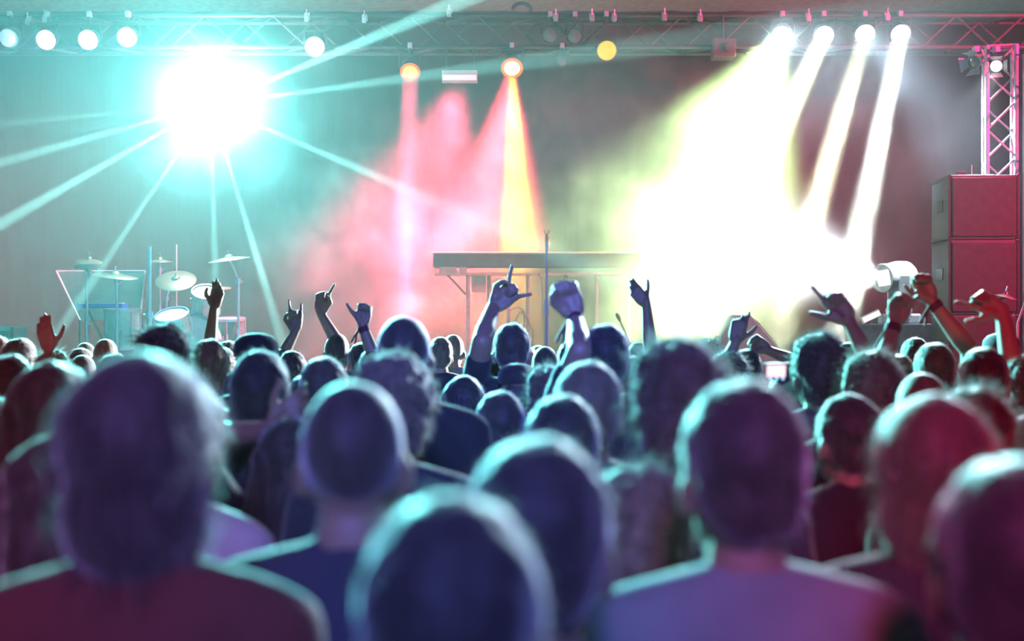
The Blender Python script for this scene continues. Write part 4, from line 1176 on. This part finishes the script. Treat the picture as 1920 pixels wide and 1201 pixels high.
# ------------------------------------------------------------------ stage haze (a real volume filling the stage)
def haze():
    m = bpy.data.materials.new('stage_haze'); m.use_nodes = True
    nt = m.node_tree; N = nt.nodes; L = nt.links
    N.remove(N['Principled BSDF'])
    vs = N.new('ShaderNodeVolumeScatter'); vs.inputs['Anisotropy'].default_value = 0.0
    vs.inputs['Color'].default_value = (1, 1, 1, 1)
    L.new(vs.outputs['Volume'], N['Material Output'].inputs['Volume'])
    geo = N.new('ShaderNodeNewGeometry')
    def math_(op, a, b=None, clamp=False):
        n = N.new('ShaderNodeMath'); n.operation = op; n.use_clamp = clamp
        for i, x in enumerate((a, b)):
            if x is None: continue
            if isinstance(x, (int, float)): n.inputs[i].default_value = x
            else: L.new(x, n.inputs[i])
        return n.outputs[0]
    nz = N.new('ShaderNodeTexNoise'); nz.inputs['Scale'].default_value = 1.15
    nz.inputs['Detail'].default_value = 4.0; nz.inputs['Roughness'].default_value = 0.6
    nz.inputs['Distortion'].default_value = 0.35
    L.new(geo.outputs['Position'], nz.inputs['Vector'])
    nf = N.new('ShaderNodeMapRange'); nf.inputs['From Min'].default_value = 0.38; nf.inputs['From Max'].default_value = 0.68
    nf.interpolation_type = 'SMOOTHSTEP'
    L.new(nz.outputs['Fac'], nf.inputs['Value'])
    total = None
    # (centre, radii, density, noise share): banks of smoke
    for (c, r, dens, share) in CLOUDS:
        sub = N.new('ShaderNodeVectorMath'); sub.operation = 'SUBTRACT'; sub.inputs[1].default_value = c
        L.new(geo.outputs['Position'], sub.inputs[0])
        dv = N.new('ShaderNodeVectorMath'); dv.operation = 'DIVIDE'; dv.inputs[1].default_value = r
        L.new(sub.outputs[0], dv.inputs[0])
        ln = N.new('ShaderNodeVectorMath'); ln.operation = 'LENGTH'; L.new(dv.outputs[0], ln.inputs[0])
        fall = N.new('ShaderNodeMapRange'); fall.interpolation_type = 'SMOOTHSTEP'
        fall.inputs['From Min'].default_value = 1.0; fall.inputs['From Max'].default_value = 0.15
        # ragged edge: noise shifts the falloff
        L.new(math_('SUBTRACT', ln.outputs['Value'], math_('MULTIPLY', math_('SUBTRACT', nz.outputs['Fac'], 0.5), 1.4)), fall.inputs['Value'])
        mod = math_('ADD', math_('MULTIPLY', nf.outputs[0], share), 1.0 - share)
        d = math_('MULTIPLY', math_('MULTIPLY', fall.outputs[0], mod), dens)
        total = d if total is None else math_('ADD', total, d)
    L.new(math_('ADD', total, HAZE_BASE), vs.inputs['Density'])
    try: m.cycles.volume_sampling = 'MULTIPLE_IMPORTANCE'
    except Exception: pass
    o = MB().box((0, 13.5, 3.72), (17.4, 9.0, 4.9)).build('stage_haze', m)
    return tag(o, 'drifting coloured stage haze lit by the lamps', 'haze', kind='stuff')
HAZE_BASE = 0.0045
CLOUDS = [
    (tuple(P(1430, 320, 14.6)), (1.6, 1.4, 2.1), 0.16, 0.4),
    (tuple(P(1310, 540, 14.4)), (2.1, 1.2, 1.6), 0.13, 0.4),
    (tuple(P(1690, 470, 14.4)), (1.1, 1.3, 2.0), 0.035, 0.5),
    (tuple(P(1190, 290, 15.2)), (1.9, 1.1, 2.0), 0.08, 0.8),
    (tuple(P(700, 520, 15.5)), (1.5, 0.9, 1.8), 0.18, 0.7),
    (tuple(P(880, 440, 15.7)), (2.1, 0.9, 2.2), 0.10, 0.6),
    (tuple(P(960, 330, 15.3)), (1.1, 0.8, 1.7), 0.09, 0.5),
    (tuple(P(560, 430, 15.2)), (0.8, 0.6, 0.9), 0.05, 0.9),
    (tuple(P(1430, 140, 15.0)), (2.3, 0.9, 1.0), 0.03, 0.6),
    (tuple(P(408, 205, 14.4)), (1.15, 1.0, 1.15), 0.07, 0.2),  # puff added round the strobe to imitate its lens bloom
]
haze()
